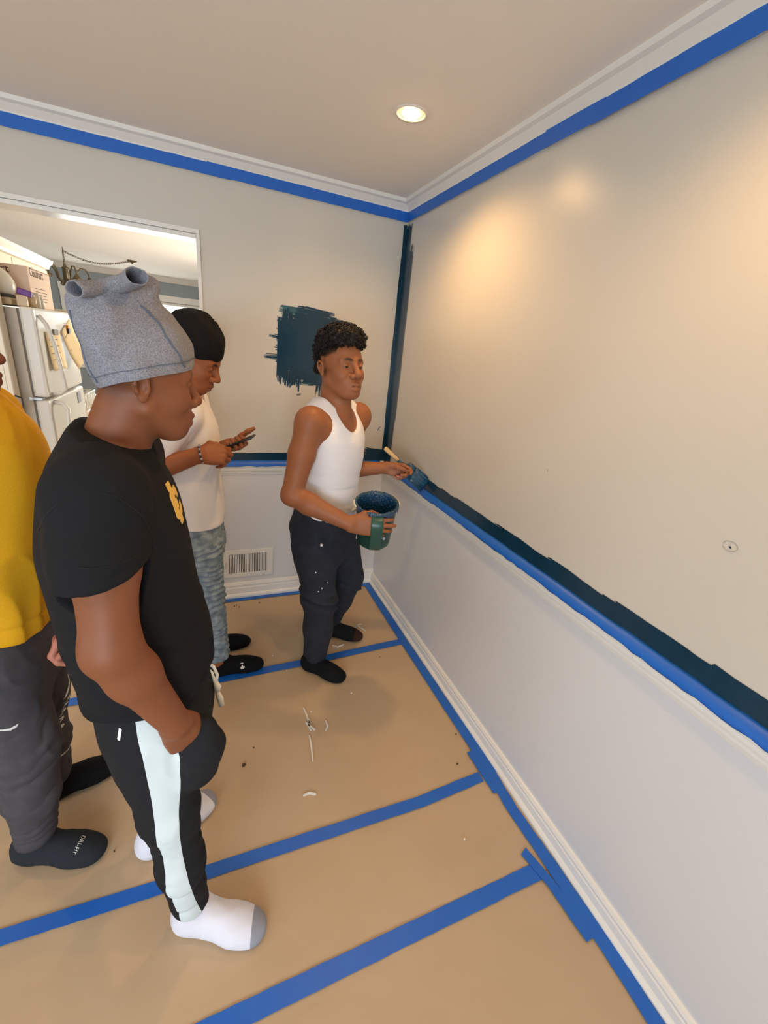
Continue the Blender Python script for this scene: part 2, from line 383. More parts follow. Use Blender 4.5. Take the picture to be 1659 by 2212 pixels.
# corner column
lst = [(-0.011, 0.94, -0.011, 2.332, 0.020, 0.004, 0.012, 1.0)]
strokes('paint_corner', 'B', lst, wbk, seed=1)
strokes('paint_corner', 'R', [(-0.055, 0.94, -0.055, 2.20, 0.112, 0.004, 0.05, 1.0), (-0.035, 1.9, -0.035, 2.333, 0.07, 0.004, 0.02, 1.0), (-0.07, 1.2, -0.07, 2.24, 0.11, 0.04, 0.09, 0.75)], wr, seed=2)
# band above the chair rail of the right wall: overlapping strokes, each ending ragged toward the camera
lst = []
ends = [-0.62, -0.80, -0.95, -1.28, -1.60, -1.885, -2.17, -2.5, -2.9, -3.3]
for i in range(len(ends) - 1):
    a, b = ends[i], ends[i + 1]
    lst.append((a + 0.06, 0.972, b, 0.967, 0.072, 0.01, 0.05, 1.0))
    lst.append((a + 0.02, 0.995, b - 0.02, 0.984, 0.040, 0.02, 0.09, 0.9))
strokes('paint_band', 'R', lst, wr, seed=3)
# band above the back rail and the blob near the corner
strokes('paint_band', 'B', [(OX1 + 0.035, 0.970, -0.55, 0.972, 0.046, 0.01, 0.03, 1.0), (-0.75, 0.973, -0.01, 0.972, 0.044, 0.02, 0.0, 1.0), (-0.17, 1.0, -0.005, 0.985, 0.075, 0.05, 0.0, 1.0), (-0.15, 1.03, -0.03, 1.0, 0.03, 0.03, 0.02, 0.8)], wbk, seed=4)
# big swatch
lst = []
r_ = random.Random(5)
for i in range(16):
    z = 1.44 + 0.37 * i / 15; k = math.sin(math.pi * (i + 0.6) / 16.2)
    lst.append((-0.63 - 0.10 * k + r_.uniform(-.03, .02), z + r_.uniform(-.01, .01), -0.36 + 0.05 * k + r_.uniform(-.03, .03), z + r_.uniform(-.012, .012) + (-0.02), 0.05, 0.07, 0.08, 0.96))
for i in range(9):
    x = -0.70 + 0.36 * i / 8
    lst.append((x, 1.415 + r_.uniform(-0.035, 0.03), x + r_.uniform(-.02, .02), 1.80 + r_.uniform(-0.02, 0.03) - 0.07 * (i / 8), 0.052, 0.045, 0.03, 0.97))
lst += [(-0.47, 1.345, -0.47, 1.5, 0.045, 0.05, 0.02, 0.85), (-0.60, 1.36, -0.6, 1.5, 0.02, 0.05, 0.02, 0.7), (-0.80, 1.555, -0.6, 1.55, 0.035, 0.03, 0.02, 0.5), (-0.78, 1.665, -0.6, 1.66, 0.03, 0.05, 0.02, 0.6), (-0.73, 1.74, -0.6, 1.74, 0.06, 0.02, 0.02, 0.35), (-0.44, 1.775, -0.27, 1.755, 0.04, 0.03, 0.05, 0.45), (-0.62, 1.82, -0.5, 1.815, 0.03, 0.02, 0.02, 0.8)]
strokes('paint_swatch', 'B', lst, wbk, seed=6)
strokes('paint_swatch_edge', 'B', [(-0.72, 1.80, -0.42, 1.79, 0.055, 0.03, 0.03, 0.6), (-0.45, 1.77, -0.33, 1.74, 0.06, 0.02, 0.05, 0.6), (-0.70, 1.42, -0.5, 1.41, 0.03, 0.02, 0.03, 0.5)], wbk, 'teal_thin', seed=8)
strokes('paint_mark', 'B', [(-0.61, 1.352, -0.575, 1.36, 0.012, 0.006, 0.01, 0.7), (-0.068, 1.15, -0.05, 1.182, 0.004, 0.002, 0.004, 1.0)], wbk, seed=9)
# pencil mark left on the right wall
c = [(-0.001, -2.096 + 0.016 * math.cos(a), 1.300 + 0.012 * math.sin(a)) for a in [i * 0.45 for i in range(14)]]
mat('graphite', lin(150, 145, 140), 0.6)
MB().tube(c, 0.0005, 5).build('pencil_mark', 'graphite', wr)
MB().tube([(-0.001, -2.095, 1.299), (-0.001, -2.099, 1.296)], 0.0018, 6).build('nail_hole', 'teal_paint', wr)
MB().tube([(-0.001, -1.484, 1.312), (-0.001, -1.486, 1.302)], 0.0008, 5).build('scratch', 'graphite', wr)

# ================================================================ recessed ceiling lights
mat('lamp_trim', lin(235, 228, 215), 0.4)
mat('lamp_glow', lin(255, 225, 170), 0.5, emit=((1.0, 0.70, 0.36, 1), 60.0))
def downlight(x, y, label, power):
    t = empty('ceiling_light', (x, y, CH)); tag(t, label, 'light', 'recessed ceiling lights')
    MB().lathe([(0.046, 0.0), (0.048, -0.004), (0.057, -0.004), (0.060, 0.0)], 32).build('trim_ring', 'lamp_trim', t, True)
    MB().lathe([(0.020, -0.001), (0.027, -0.004), (0.027, -0.008), (0.018, -0.014), (0.003, -0.016)], 24).build('bulb', 'lamp_glow', t, True)
    MB().lathe([(0.046, -0.001), (0.018, -0.001)], 32).build('baffle', 'lamp_trim', t, True)
    d = bpy.data.lights.new('lamp', 'SPOT'); d.energy = power; d.color = (1.0, 0.57, 0.21); d.spot_size = math.radians(155); d.spot_blend = 0.8; d.shadow_soft_size = 0.035
    o = bpy.data.objects.new('lamp', d); COL.objects.link(o); o.parent = t; o.location = (0, 0, -0.045)
    return t
downlight(-0.395, -0.85, 'lit recessed ceiling light near the corner of the room', 52)
downlight(-0.395, -2.15, 'lit recessed ceiling light above the near end of the right wall', 42)
downlight(-2.3, -0.95, 'lit recessed ceiling light in front of the kitchen opening', 26)
downlight(-2.3, -2.6, 'lit recessed ceiling light on the left side behind the camera', 26)

# ================================================================ wall register
mat('register_dark', lin(70, 66, 62), 0.8)
t = empty('air_register', (-0.905, -0.001, 0.25)); tag(t, 'white metal air register low on the back wall', 'vent')
mb = MB(); W, Hh = 0.165, 0.098
mb.box(-W, W, -0.006, 0, Hh - 0.028, Hh, 0.001); mb.box(-W, W, -0.006, 0, -Hh, -Hh + 0.028, 0.001); mb.box(-W, -W + 0.045, -0.0058, 0, -Hh + 0.0278, Hh - 0.0278); mb.box(W - 0.042, W, -0.0058, 0, -Hh + 0.0278, Hh - 0.0278); mb.box(-0.006, 0.004, -0.0055, 0, -Hh + 0.0278, Hh - 0.0278)
mb.build('frame', 'trim_white', t)
MB().box(-W + 0.03, W - 0.03, -0.0012, -0.0004, -Hh + 0.02, Hh - 0.02).build('backing', 'register_dark', t)
for sx in (0, 1):
    for i in range(11):
        x = (-0.117 if sx == 0 else 0.008) + i * 0.0105
        m = MB().box(-0.0026, 0.0026, -0.0018, 0.0018, -0.072, 0.072, M=Matrix.Translation((x, -0.0035, 0)) @ Matrix.Rotation(math.radians(35 if sx else -35), 4, 'Z'))
        m.build('slat', 'trim_white', t)
MB().box(-0.142, -0.138, -0.014, -0.005, -0.03, 0.02).build('damper_lever', 'trim_white', t)
for sx in (-1, 1): MB().lathe([(0.004, -0.0065), (0.003, -0.008), (0.0002, -0.0085)], 10, M=Matrix.Translation((sx * 0.155, 0, 0)) @ Matrix.Rotation(math.radians(90), 4, 'X') @ Matrix.Scale(-1, 4, (0, 0, 1))).build('screw', 'trim_white', t)
# cable/outlet plate on the right wall low near the corner
# ================================================================ organic surfaces: smooth-blended volumes polygonised into one continuous mesh
def axis_pts(lo, hi, h, fine=()):
    xs = [lo]
    while xs[-1] < hi:
        x = xs[-1]; st = h
        for a, b, f in fine:
            if a <= x < b: st = min(st, f)
            elif x < a < x + st: st = max(a - x, f)
        xs.append(x + st)
    return np.array(xs, np.float32)
A3 = lambda p: np.asarray(p, float)
def yawM(deg, pitch=0.0, roll=0.0):
    """columns: forward, left, up; pitch>0 looks down"""
    y = math.radians(deg); p = math.radians(pitch); ro = math.radians(roll)
    f = A3([math.cos(y) * math.cos(p), math.sin(y) * math.cos(p), -math.sin(p)]); l = A3([-math.sin(y), math.cos(y), 0]); u = np.cross(f, l)
    l2 = l * math.cos(ro) + u * math.sin(ro); u2 = np.cross(f, l2)
    return np.stack([f, l2, u2], 1)
class Vol:
    def __init__(s, lo, hi, h, fine=()):
        """fine: list of ((lo3),(hi3), step)"""
        s.ax = [axis_pts(lo[i], hi[i], h, [(a[i], b[i], f) for a, b, f in fine]) for i in range(3)]
        s.D = np.full([len(a) for a in s.ax], 1.0, np.float32)
    def _sl(s, lo, hi):
        sl = tuple(slice(int(np.searchsorted(s.ax[i], lo[i])), int(np.searchsorted(s.ax[i], hi[i]))) for i in range(3))
        g = [s.ax[0][sl[0]][:, None, None], s.ax[1][sl[1]][None, :, None], s.ax[2][sl[2]][None, None, :]]
        return sl, g
    def apply(s, fn, lo, hi, k, op):
        m = k + 0.02
        sl, g = s._sl(A3(lo) - m, A3(hi) + m)
        A = s.D[sl]
        if A.size == 0: return
        d = fn(*g)
        if op == '+':
            if k > 0: h = np.maximum(k - np.abs(A - d), 0) / k; s.D[sl] = np.minimum(A, d) - h * h * k * 0.25
            else: s.D[sl] = np.minimum(A, d)
        elif op == '-':
            if k > 0: h = np.maximum(k - np.abs(A + d), 0) / k; s.D[sl] = np.maximum(A, -d) + h * h * k * 0.25
            else: s.D[sl] = np.maximum(A, -d)
    def cone(s, a, b, ra, rb, k=0.02, op='+', sq=None):
        a = A3(a); b = A3(b); ab = b - a; L2 = float(ab @ ab) + 1e-12; R = max(ra, rb)
        def fn(X, Y, Z):
            px, py, pz = X - a[0], Y - a[1], Z - a[2]
            t = np.clip((px * ab[0] + py * ab[1] + pz * ab[2]) / L2, 0, 1)
            return np.sqrt((px - t * ab[0]) ** 2 + (py - t * ab[1]) ** 2 + (pz - t * ab[2]) ** 2) - (ra + (rb - ra) * t)
        s.apply(fn, np.minimum(a, b) - R, np.maximum(a, b) + R, k, op)
    def chain(s, pts, rs, k=0.02, op='+'):
        for i in range(len(pts) - 1): s.cone(pts[i], pts[i + 1], rs[i], rs[i + 1], k, op)
    def ell(s, c, r, k=0.02, M=None, op='+'):
        c = A3(c); r = A3(r); M = np.eye(3) if M is None else M; R = r.max()
        def fn(X, Y, Z):
            px, py, pz = X - c[0], Y - c[1], Z - c[2]
            q = [(px * M[0, i] + py * M[1, i] + pz * M[2, i]) for i in range(3)]
            k0 = np.sqrt(sum((q[i] / r[i]) ** 2 for i in range(3))); k1 = np.sqrt(sum((q[i] / r[i] ** 2) ** 2 for i in range(3))) + 1e-9
            return k0 * (k0 - 1) / k1
        s.apply(fn, c - R, c + R, k, op)
    def loft(s, st, yaw=0.0, k=0.02, op='+', n=2.3):
        """st: (z, cx, cy, half_depth(forward), half_width(side)) ascending z"""
        st = np.array(sorted(st), float); z = st[:, 0]; c, sn = math.cos(math.radians(yaw)), math.sin(math.radians(yaw)); R = st[:, 3:5].max()
        zz = np.linspace(z[0], z[-1], 200)
        def sm(col):  # smooth monotone-ish interpolation
            v = np.interp(zz, z, st[:, col]); w = max(1, int(200 * 0.06)); kk = np.ones(2 * w + 1) / (2 * w + 1)
            return np.convolve(np.pad(v, w, mode='edge'), kk, 'valid')
        cols = {i: sm(i) for i in (1, 2, 3, 4)}
        def fn(X, Y, Z):
            q = Z.ravel(); g = {i: np.interp(q, zz, cols[i])[None, None, :] for i in cols}
            dx, dy = X - g[1], Y - g[2]; f = (dx * c + dy * sn) / g[3]; l = (-dx * sn + dy * c) / g[4]
            rad = (np.abs(f) ** n + np.abs(l) ** n) ** (1 / n); d = (rad - 1) * np.minimum(g[3], g[4])
            e = np.maximum(z[0] - Z, Z - z[-1])
            kk = 0.02; h = np.maximum(kk - np.abs(d - e), 0) / kk
            return np.maximum(d, e) + h * h * kk * 0.25
        lo = [st[:, 1].min() - R, st[:, 2].min() - R, z[0]]; hi = [st[:, 1].max() + R, st[:, 2].max() + R, z[-1]]
        s.apply(fn, lo, hi, k, op)
    def plane(s, p, nrm, lo=None, hi=None, k=0.0):
        """keep the side the normal points away from"""
        p = A3(p); nrm = A3(nrm); nrm = nrm / np.linalg.norm(nrm)
        lo = [a[0] for a in s.ax] if lo is None else lo; hi = [a[-1] + 1 for a in s.ax] if hi is None else hi
        sl, g = s._sl(lo, hi); A = s.D[sl]
        if A.size == 0: return
        d = (g[0] - p[0]) * nrm[0] + (g[1] - p[1]) * nrm[1] + (g[2] - p[2]) * nrm[2]
        if k > 0: h = np.maximum(k - np.abs(A - d), 0) / k; s.D[sl] = np.maximum(A, d) + h * h * k * 0.25
        else: s.D[sl] = np.maximum(A, d)
    def cutcap(s, p, n, a, b, R, k=0.003):
        """remove what lies beyond the plane (p, n) but only inside a capsule a-b of radius R"""
        p = A3(p); n = A3(n); n = n / np.linalg.norm(n); a = A3(a); b = A3(b); ab = b - a; L2 = ab @ ab
        def fn(X, Y, Z):
            px, py, pz = X - a[0], Y - a[1], Z - a[2]; t = np.clip((px * ab[0] + py * ab[1] + pz * ab[2]) / L2, 0, 1)
            d = np.sqrt((px - t * ab[0]) ** 2 + (py - t * ab[1]) ** 2 + (pz - t * ab[2]) ** 2) - R
            h = -((X - p[0]) * n[0] + (Y - p[1]) * n[1] + (Z - p[2]) * n[2])
            return np.maximum(d, h)
        s.apply(fn, np.minimum(a, b) - R, np.maximum(a, b) + R, k, '-')
    def mesh(s):
        D = s.D; I = D < 0
        c = np.zeros([n - 1 for n in D.shape], np.uint8)
        for dx in (0, 1):
            for dy in (0, 1):
                for dz in (0, 1): c += I[dx:D.shape[0] - 1 + dx, dy:D.shape[1] - 1 + dy, dz:D.shape[2] - 1 + dz]
        act = (c > 0) & (c < 8); idx = np.argwhere(act); N = len(idx)
        vid = np.full(act.shape, -1, np.int32); vid[act] = np.arange(N, dtype=np.int32)
        i, j, k = idx.T; val = {}
        for dx in (0, 1):
            for dy in (0, 1):
                for dz in (0, 1): val[dx, dy, dz] = D[i + dx, j + dy, k + dz]
        acc = np.zeros((N, 3)); cnt = np.zeros(N)
        for ax in range(3):
            o = [q for q in range(3) if q != ax]
            for u in (0, 1):
                for w in (0, 1):
                    a = [0, 0, 0]; a[o[0]] = u; a[o[1]] = w; b = list(a); b[ax] = 1
                    va, vb = val[tuple(a)], val[tuple(b)]; cr = (va < 0) != (vb < 0)
                    t = np.where(cr, va / np.where(cr, va - vb, 1), 0)
                    p = np.zeros((N, 3)); p[:, o[0]] = u; p[:, o[1]] = w; p[:, ax] = t
                    acc += p * cr[:, None]; cnt += cr
        fr = acc / cnt[:, None]; V = np.zeros((N, 3))
        for q in range(3): a = s.ax[q]; V[:, q] = a[idx[:, q]] + fr[:, q] * (a[idx[:, q] + 1] - a[idx[:, q]])
        F = []
        for ax in range(3):
            b, cc = (ax + 1) % 3, (ax + 2) % 3
            s0 = [slice(None)] * 3; s1 = [slice(None)] * 3; s0[ax] = slice(0, -1); s1[ax] = slice(1, None)
            for q in (b, cc): s0[q] = slice(1, -1); s1[q] = slice(1, -1)
            S0 = I[tuple(s0)]; S1 = I[tuple(s1)]; X = np.argwhere(S0 != S1); ins = S0[tuple(X.T)]
            base_ = X.copy()
            base_[:, b] += 1; base_[:, cc] += 1
            def cell(db, dc): q = base_.copy(); q[:, b] += db; q[:, cc] += dc; return vid[tuple(q.T)]
            Q = np.stack([cell(-1, -1), cell(0, -1), cell(0, 0), cell(-1, 0)], 1)
            Q[~ins] = Q[~ins][:, ::-1]; F.append(Q)
        F = np.concatenate(F); F = F[(F >= 0).all(1)]
        return V, F
def vnormals(V, F):
    a, b = V[F[:, 2]] - V[F[:, 0]], V[F[:, 3]] - V[F[:, 1]]; n = np.cross(a, b); N = np.zeros_like(V)
    for q in range(4): np.add.at(N, F[:, q], n)
    return N / (np.linalg.norm(N, axis=1)[:, None] + 1e-12)
def relax(V, F, it=1, lam=0.5):
    for _ in range(it):
        S = np.zeros_like(V); c = np.zeros(len(V))
        for q in range(4):
            np.add.at(S, F[:, q], V[F[:, (q + 1) % 4]] + V[F[:, q - 1]]); np.add.at(c, F[:, q], 2)
        V = V + lam * (S / c[:, None] - V)
    return V
def seg_dist(P, pts):
    best = np.full(len(P), 9.0)
    for a, b in zip(pts[:-1], pts[1:]):
        a = A3(a); b = A3(b); ab = b - a; t = np.clip(((P - a) @ ab) / (ab @ ab + 1e-12), 0, 1)
        best = np.minimum(best, np.linalg.norm(P - a - t[:, None] * ab, axis=1))
    return best
sst = lambda x, a, b: np.clip((x - a) / (b - a), 0, 1) ** 2 * (3 - 2 * np.clip((x - a) / (b - a), 0, 1))

# ---------------------------------------------------------------- anatomy
class Head:
    """local axes: x forward, y left, z up; origin between the ears at eye level"""
    def __init__(s, o, yaw, pitch=0, roll=0, sc=1.0, open_=0.003, lid=0.0, nose=1.0, cr=(-0.006, 0.096)):
        s.o = A3(o); s.M = yawM(yaw, pitch, roll); s.sc = sc; s.open = open_; s.lid = lid; s.nose = nose; s.cr = cr
    def w(s, p): return s.o + s.M @ (A3(p) * s.sc)
    def local(s, V): return ((V - s.o) @ s.M) / s.sc
    def build(s, v):
        w, k = s.w, s.sc; E = lambda c, r, kk=0.02, op='+', M=None: v.ell(w(c), A3(r) * k, kk, s.M if M is None else s.M @ M, op)
        C = lambda a, b, ra, rb, kk=0.012, op='+': v.cone(w(a), w(b), ra * k, rb * k, kk, op)
        E((s.cr[0], 0, 0.030), (s.cr[1], 0.075, 0.086)); E((0.034, 0, 0.028), (0.060, 0.063, 0.062)); E((0.040, 0, -0.035), (0.052, 0.057, 0.074), 0.03)
        for q in (-1, 1):
            C((0.004, q * 0.055, -0.052), (0.060, q * 0.024, -0.099), 0.017, 0.017, 0.03)
            E((0.060, q * 0.036, -0.034), (0.030, 0.026, 0.028), 0.025)
            C((0.087, q * 0.012, 0.017), (0.074, q * 0.044, 0.015), 0.011, 0.010, 0.016)
        E((0.076, 0, -0.101), (0.021, 0.025, 0.019), 0.025); E((0.055, 0, -0.076), (0.046, 0.042, 0.038), 0.02)
        E((0.078, 0, -0.066), (0.024, 0.031, 0.024), 0.022)
        for q in (-1, 1): E((0.101, q * 0.031, -0.002), (0.020, 0.017, 0.0115), 0.014, '-')
        n = s.nose
        C((0.092, 0, 0.010), (0.113, 0, -0.030), 0.0090, 0.0118 * n, 0.012); E((0.116, 0, -0.036), (0.0130, 0.0140 * n, 0.0115), 0.008)
        for q in (-1, 1):
            E((0.1035, q * 0.0165 * n, -0.0405), (0.0125, 0.0088, 0.0098), 0.005); E((0.1110, q * 0.0090, -0.0490), (0.0075, 0.0046, 0.0046), 0.002, '-')
        for q in (-1, 1):
            E((0.079, q * 0.032, -0.002), (0.0138, 0.0158, 0.0134), 0.005)
            E((0.0925, q * 0.0325, -0.0035 - s.lid), (0.009, 0.0130, s.open), 0.0012, '-')
        v.chain([w((0.084, -0.026, -0.0735)), w((0.102, -0.010, -0.0675)), w((0.1065, 0, -0.0690)), w((0.102, 0.010, -0.0675)), w((0.084, 0.026, -0.0735))], [x * k for x in (0.0038, 0.0074, 0.0076, 0.0074, 0.0038)], 0.004)
        v.chain([w((0.083, -0.023, -0.0770)), w((0.0990, -0.009, -0.0830)), w((0.1012, 0, -0.0840)), w((0.0990, 0.009, -0.0830)), w((0.083, 0.023, -0.0770))], [x * k for x in (0.0038, 0.0086, 0.0092, 0.0086, 0.0038)], 0.004)
        v.chain([w((0.084, -0.027, -0.0755)), w((0.1105, -0.009, -0.0755)), w((0.1145, 0, -0.0760)), w((0.1105, 0.009, -0.0755)), w((0.084, 0.027, -0.0755))], [x * k for x in (0.0016, 0.0024, 0.0024, 0.0024, 0.0016)], 0.001, '-')
        for q in (-1, 1):  # ears
            rot = yawM(q * 18, -8); ea = lambda p: w((-0.009 + (p[0] + 0.009) * 0.80, p[1] * 0.985, -0.006 + (p[2] + 0.008) * 0.78))
            EE = lambda c, r, kk, op, M: v.ell(ea(c), A3(r) * k * A3((0.82, 1, 0.80)), kk, s.M @ M, op)
            EE((-0.010, q * 0.0755, -0.010), (0.019, 0.0085, 0.031), 0.008, '+', rot)
            rim = [(0.004, q * 0.079, 0.004), (0.000, q * 0.0825, 0.016), (-0.010, q * 0.0855, 0.0205), (-0.022, q * 0.087, 0.013), (-0.025, q * 0.086, -0.004), (-0.019, q * 0.082, -0.022), (-0.011, q * 0.079, -0.034)]
            v.chain([ea(p) for p in rim], [x * k for x in (0.0034, 0.0036, 0.0038, 0.0038, 0.0036, 0.0036, 0.0034)], 0.004)
            EE((-0.006, q * 0.0775, -0.040), (0.0085, 0.006, 0.0095), 0.006, '+', np.eye(3))
            EE((-0.008, q * 0.086, -0.010), (0.0115, 0.0075, 0.0175), 0.003, '-', rot); EE((-0.013, q * 0.0875, 0.006), (0.008, 0.0055, 0.009), 0.003, '-', rot)
            C((0.001, q * 0.079, -0.010), (0.000, q * 0.080, -0.015), 0.0036, 0.0036, 0.003)
    def colour(s, V, col, lip, brow, hair=None):
        L = s.local(V)
        m = (np.abs(L) < 0.17).all(1)
        def put(mask, c): col[:, :3] = col[:, :3] * (1 - mask[:, None]) + A3(c[:3]) * mask[:, None]
        d = seg_dist(L, [(0.084, -0.026, -0.0735), (0.102, -0.010, -0.0675), (0.1065, 0, -0.069), (0.102, 0.010, -0.0675), (0.084, 0.026, -0.0735)]) - 0.0066
        put((1 - sst(d, -0.001, 0.0022)) * 0.8 * m, A3(lip[:3]) * 0.55)
        d = seg_dist(L, [(0.083, -0.023, -0.077), (0.099, -0.009, -0.083), (0.1012, 0, -0.084), (0.099, 0.009, -0.083), (0.083, 0.023, -0.077)]) - 0.0082
        put((1 - sst(d, -0.001, 0.0022)) * 0.8 * m * (L[:, 2] < -0.0758), lip)
        d = seg_dist(L, [(0.084, -0.028, -0.0755), (0.1105, -0.009, -0.0755), (0.1145, 0, -0.076), (0.1105, 0.009, -0.0755), (0.084, 0.028, -0.0755)])
        put((1 - sst(d, 0.0008, 0.0036)) * 0.6 * m, A3(lip[:3]) * 0.25)
        for q in (-1, 1):
            d = seg_dist(L, [(0.097, q * 0.014, 0.0175), (0.0945, q * 0.028, 0.0215), (0.078, q * 0.046, 0.0165)])
            put((1 - sst(d, 0.003, 0.0070)) * 0.9 * m, brow)
            d = seg_dist(L, [(0.093, q * 0.020, -0.0035 - s.lid), (0.0945, q * 0.032, -0.0035 - s.lid), (0.087, q * 0.046, -0.004 - s.lid)])
            put((1 - sst(d, 0.001, 0.0036)) * 0.85 * m, brow)
        if hair is not None: put(hair(L) * m, brow)
    def eyes(s, root, mat_='eye'):
        for q in (-1, 1):
            c = s.w((0.0785, q * 0.032, -0.002)); bm = bmesh.new(); bmesh.ops.create_uvsphere(bm, u_segments=20, v_segments=14, radius=0.0126 * s.sc)
            me = bpy.data.meshes.new('eye'); bm.to_mesh(me); bm.free()
            me.polygons.foreach_set('use_smooth', np.ones(len(me.polygons), bool))
            me.materials.append(MATS['eye_white']); me.materials.append(MATS['eye_iris'])
            for p in me.polygons:
                if p.center.x > 0.0105 * s.sc: p.material_index = 1
            o = bpy.data.objects.new('eye', me); COL.objects.link(o); o.parent = root
            o.matrix_local = Matrix.Translation(Vector(c - A3(root.location))) @ Matrix([list(r) for r in s.M]).to_4x4() @ Matrix.Rotation(math.radians(18), 4, 'Y')

def hand(v, wrist, X, Z, thumb_side, curls, sc=1.0, spread=(4, 1, -2, -6), thumb=None, k=0.010):
    """X: toward the fingers, Z: back of the hand. curls: 4 x (mcp,pip,dip) degrees toward the palm. thumb: 4 local points. returns finger tips and frame"""
    wrist = A3(wrist); X = A3(X) / np.linalg.norm(X); Z = A3(Z) - X * (A3(Z) @ X); Z /= np.linalg.norm(Z); Y = np.cross(Z, X) * 1.0
    if (thumb_side < 0): Y = -Y
    W = lambda p: wrist + sc * (X * p[0] + Y * p[1] + Z * p[2])
    mc = [(0.092, 0.030, 0.0), (0.096, 0.010, 0.002), (0.090, -0.010, 0.0), (0.080, -0.028, -0.004)]
    ln = [(0.040, 0.024, 0.021), (0.045, 0.028, 0.022), (0.041, 0.026, 0.022), (0.032, 0.019, 0.019)]
    rr = [0.0098, 0.0100, 0.0094, 0.0082]
    for q, m in enumerate(mc):
        v.cone(W((0.004, m[1] * 0.62, 0)), W(m), 0.0175 * sc, 0.0120 * sc, k)
    v.ell(W((0.05, 0.0, -0.006)), A3((0.045, 0.036, 0.014)) * sc, 0.012, np.stack([X, Y, Z], 1))
    v.ell(W((0.034, 0.026, -0.012)), A3((0.032, 0.017, 0.014)) * sc, 0.012, np.stack([X, Y, Z], 1))
    tips = []
    for q in range(4):
        p = A3(mc[q]); a = 0.0; sp = math.radians(spread[q]); r = rr[q]
        for s_ in range(3):
            a += math.radians(curls[q][s_]); d = A3((math.cos(a) * math.cos(sp), math.sin(sp) * math.cos(a), -math.sin(a)))
            e = p + d * ln[q][s_]; r2 = r * (0.93 if s_ < 2 else 0.86)
            v.cone(W(p), W(e), r * sc, r2 * sc, 0.005 if s_ else 0.008); p = e; r = r2
        tips.append(W(p))
    th = thumb or [(0.022, 0.026, -0.008), (0.052, 0.050, -0.016), (0.082, 0.058, -0.024), (0.106, 0.060, -0.028)]
    v.chain([W(p) for p in th], [x * sc for x in (0.0145, 0.0125, 0.0108, 0.0088)], 0.008)
    return tips, W

def foot_shape(v, heel, toe_dir, ankle, L=0.255, sc=1.0, grow=0.0, h0=0.0):
    """foot resting on z = h0; heel is the back of the heel"""
    f = A3([toe_dir[0], toe_dir[1], 0.0]); f /= np.linalg.norm(f); l = A3([-f[1], f[0], 0]); hz = A3([heel[0], heel[1], h0]); M = np.stack([f, l, A3([0, 0, 1])], 1)
    P = lambda a, b, c: hz + f * a * L / 0.255 + l * b + A3([0, 0, c]); g = grow
    v.ell(P(0.034, 0, 0.034), A3((0.036, 0.031, 0.036)) + g, 0.02, M)
    v.cone(P(0.045, 0, 0.055), P(0.145, 0, 0.040), 0.036 + g, 0.034 + g, 0.03)
    v.cone(P(0.035, 0, 0.030), P(0.18, 0, 0.026), 0.029 + g, 0.027 + g, 0.03)
    v.ell(P(0.180, 0.004, 0.026), A3((0.050, 0.044, 0.026)) + g, 0.03, M); v.ell(P(0.218, 0.005, 0.020), A3((0.037, 0.039, 0.019)) + g, 0.02, M)
    v.cone(P(0.048, 0, 0.06), ankle, 0.034 + g, 0.036 + g, 0.03)
    return P

def put_mesh(name, v, root, material, disp=None, relax_it=1, attrs=None, smooth=True):
    V, F = v.mesh()
    if relax_it: V = relax(V, F, int(math.ceil(relax_it)), 0.5 if relax_it >= 1 else relax_it)
    if disp is not None:
        for d in (disp if isinstance(disp, (list, tuple)) else [disp]):
            N = vnormals(V, F); V = V + N * d(V, N)[:, None]
    at = attrs(V, F) if attrs else None
    o = mesh_obj(name, V - A3(root.location), F, material, root, smooth, at)
    o.update_tag()
    return o
def folds(amp, scale, stretch=(1, 1, 1), seed=0, sharp=1.6):
    """soft cloth folds: ridged noise"""
    st = A3(stretch)
    def f(V, N):
        P = V * st * scale; P = P + 0.35 * np.stack([vnoise(P * 0.7 + 5, seed + 1), vnoise(P * 0.7 + 9, seed + 2), vnoise(P * 0.7 + 2, seed + 3)], 1)
        n = 1 - np.abs(vnoise(P, seed)); return amp * (n ** sharp - 0.55)
    return f
def skin_colours(base, var, head=None, **kw):
    def f(V, F):
        n = 0.5 + 0.5 * vnoise(V * 22, 31) * 0.6 + 0.2 * vnoise(V * 60, 33)
        c = A3(base[:3])[None] * (1 - 0.35 * np.clip(n, 0, 1)[:, None]) + A3(var[:3])[None] * 0.35 * np.clip(n, 0, 1)[:, None]
        c = np.concatenate([c, np.ones((len(V), 1))], 1)
        if 'palms' in kw:
            for p, r, cc in kw['palms']:
                m = (1 - sst(np.linalg.norm(V - A3(p), axis=1), r * 0.4, r))[:, None]; c[:, :3] = c[:, :3] * (1 - m) + A3(cc[:3]) * m
        if head is not None: head.colour(V, c, kw['lip'], kw['brow'], kw.get('hair'))
        return {'col': ('FLOAT_COLOR', c)}
    return f
mat('skin', (0.3, 0.15, 0.08, 1), 0.54, spec=0.40, attr='col', bump=(900, 0.10, 0.0005), sss=0.05)
mat('eye_white', lin(205, 195, 185), 0.15); mat('eye_iris', lin(28, 16, 10), 0.1)
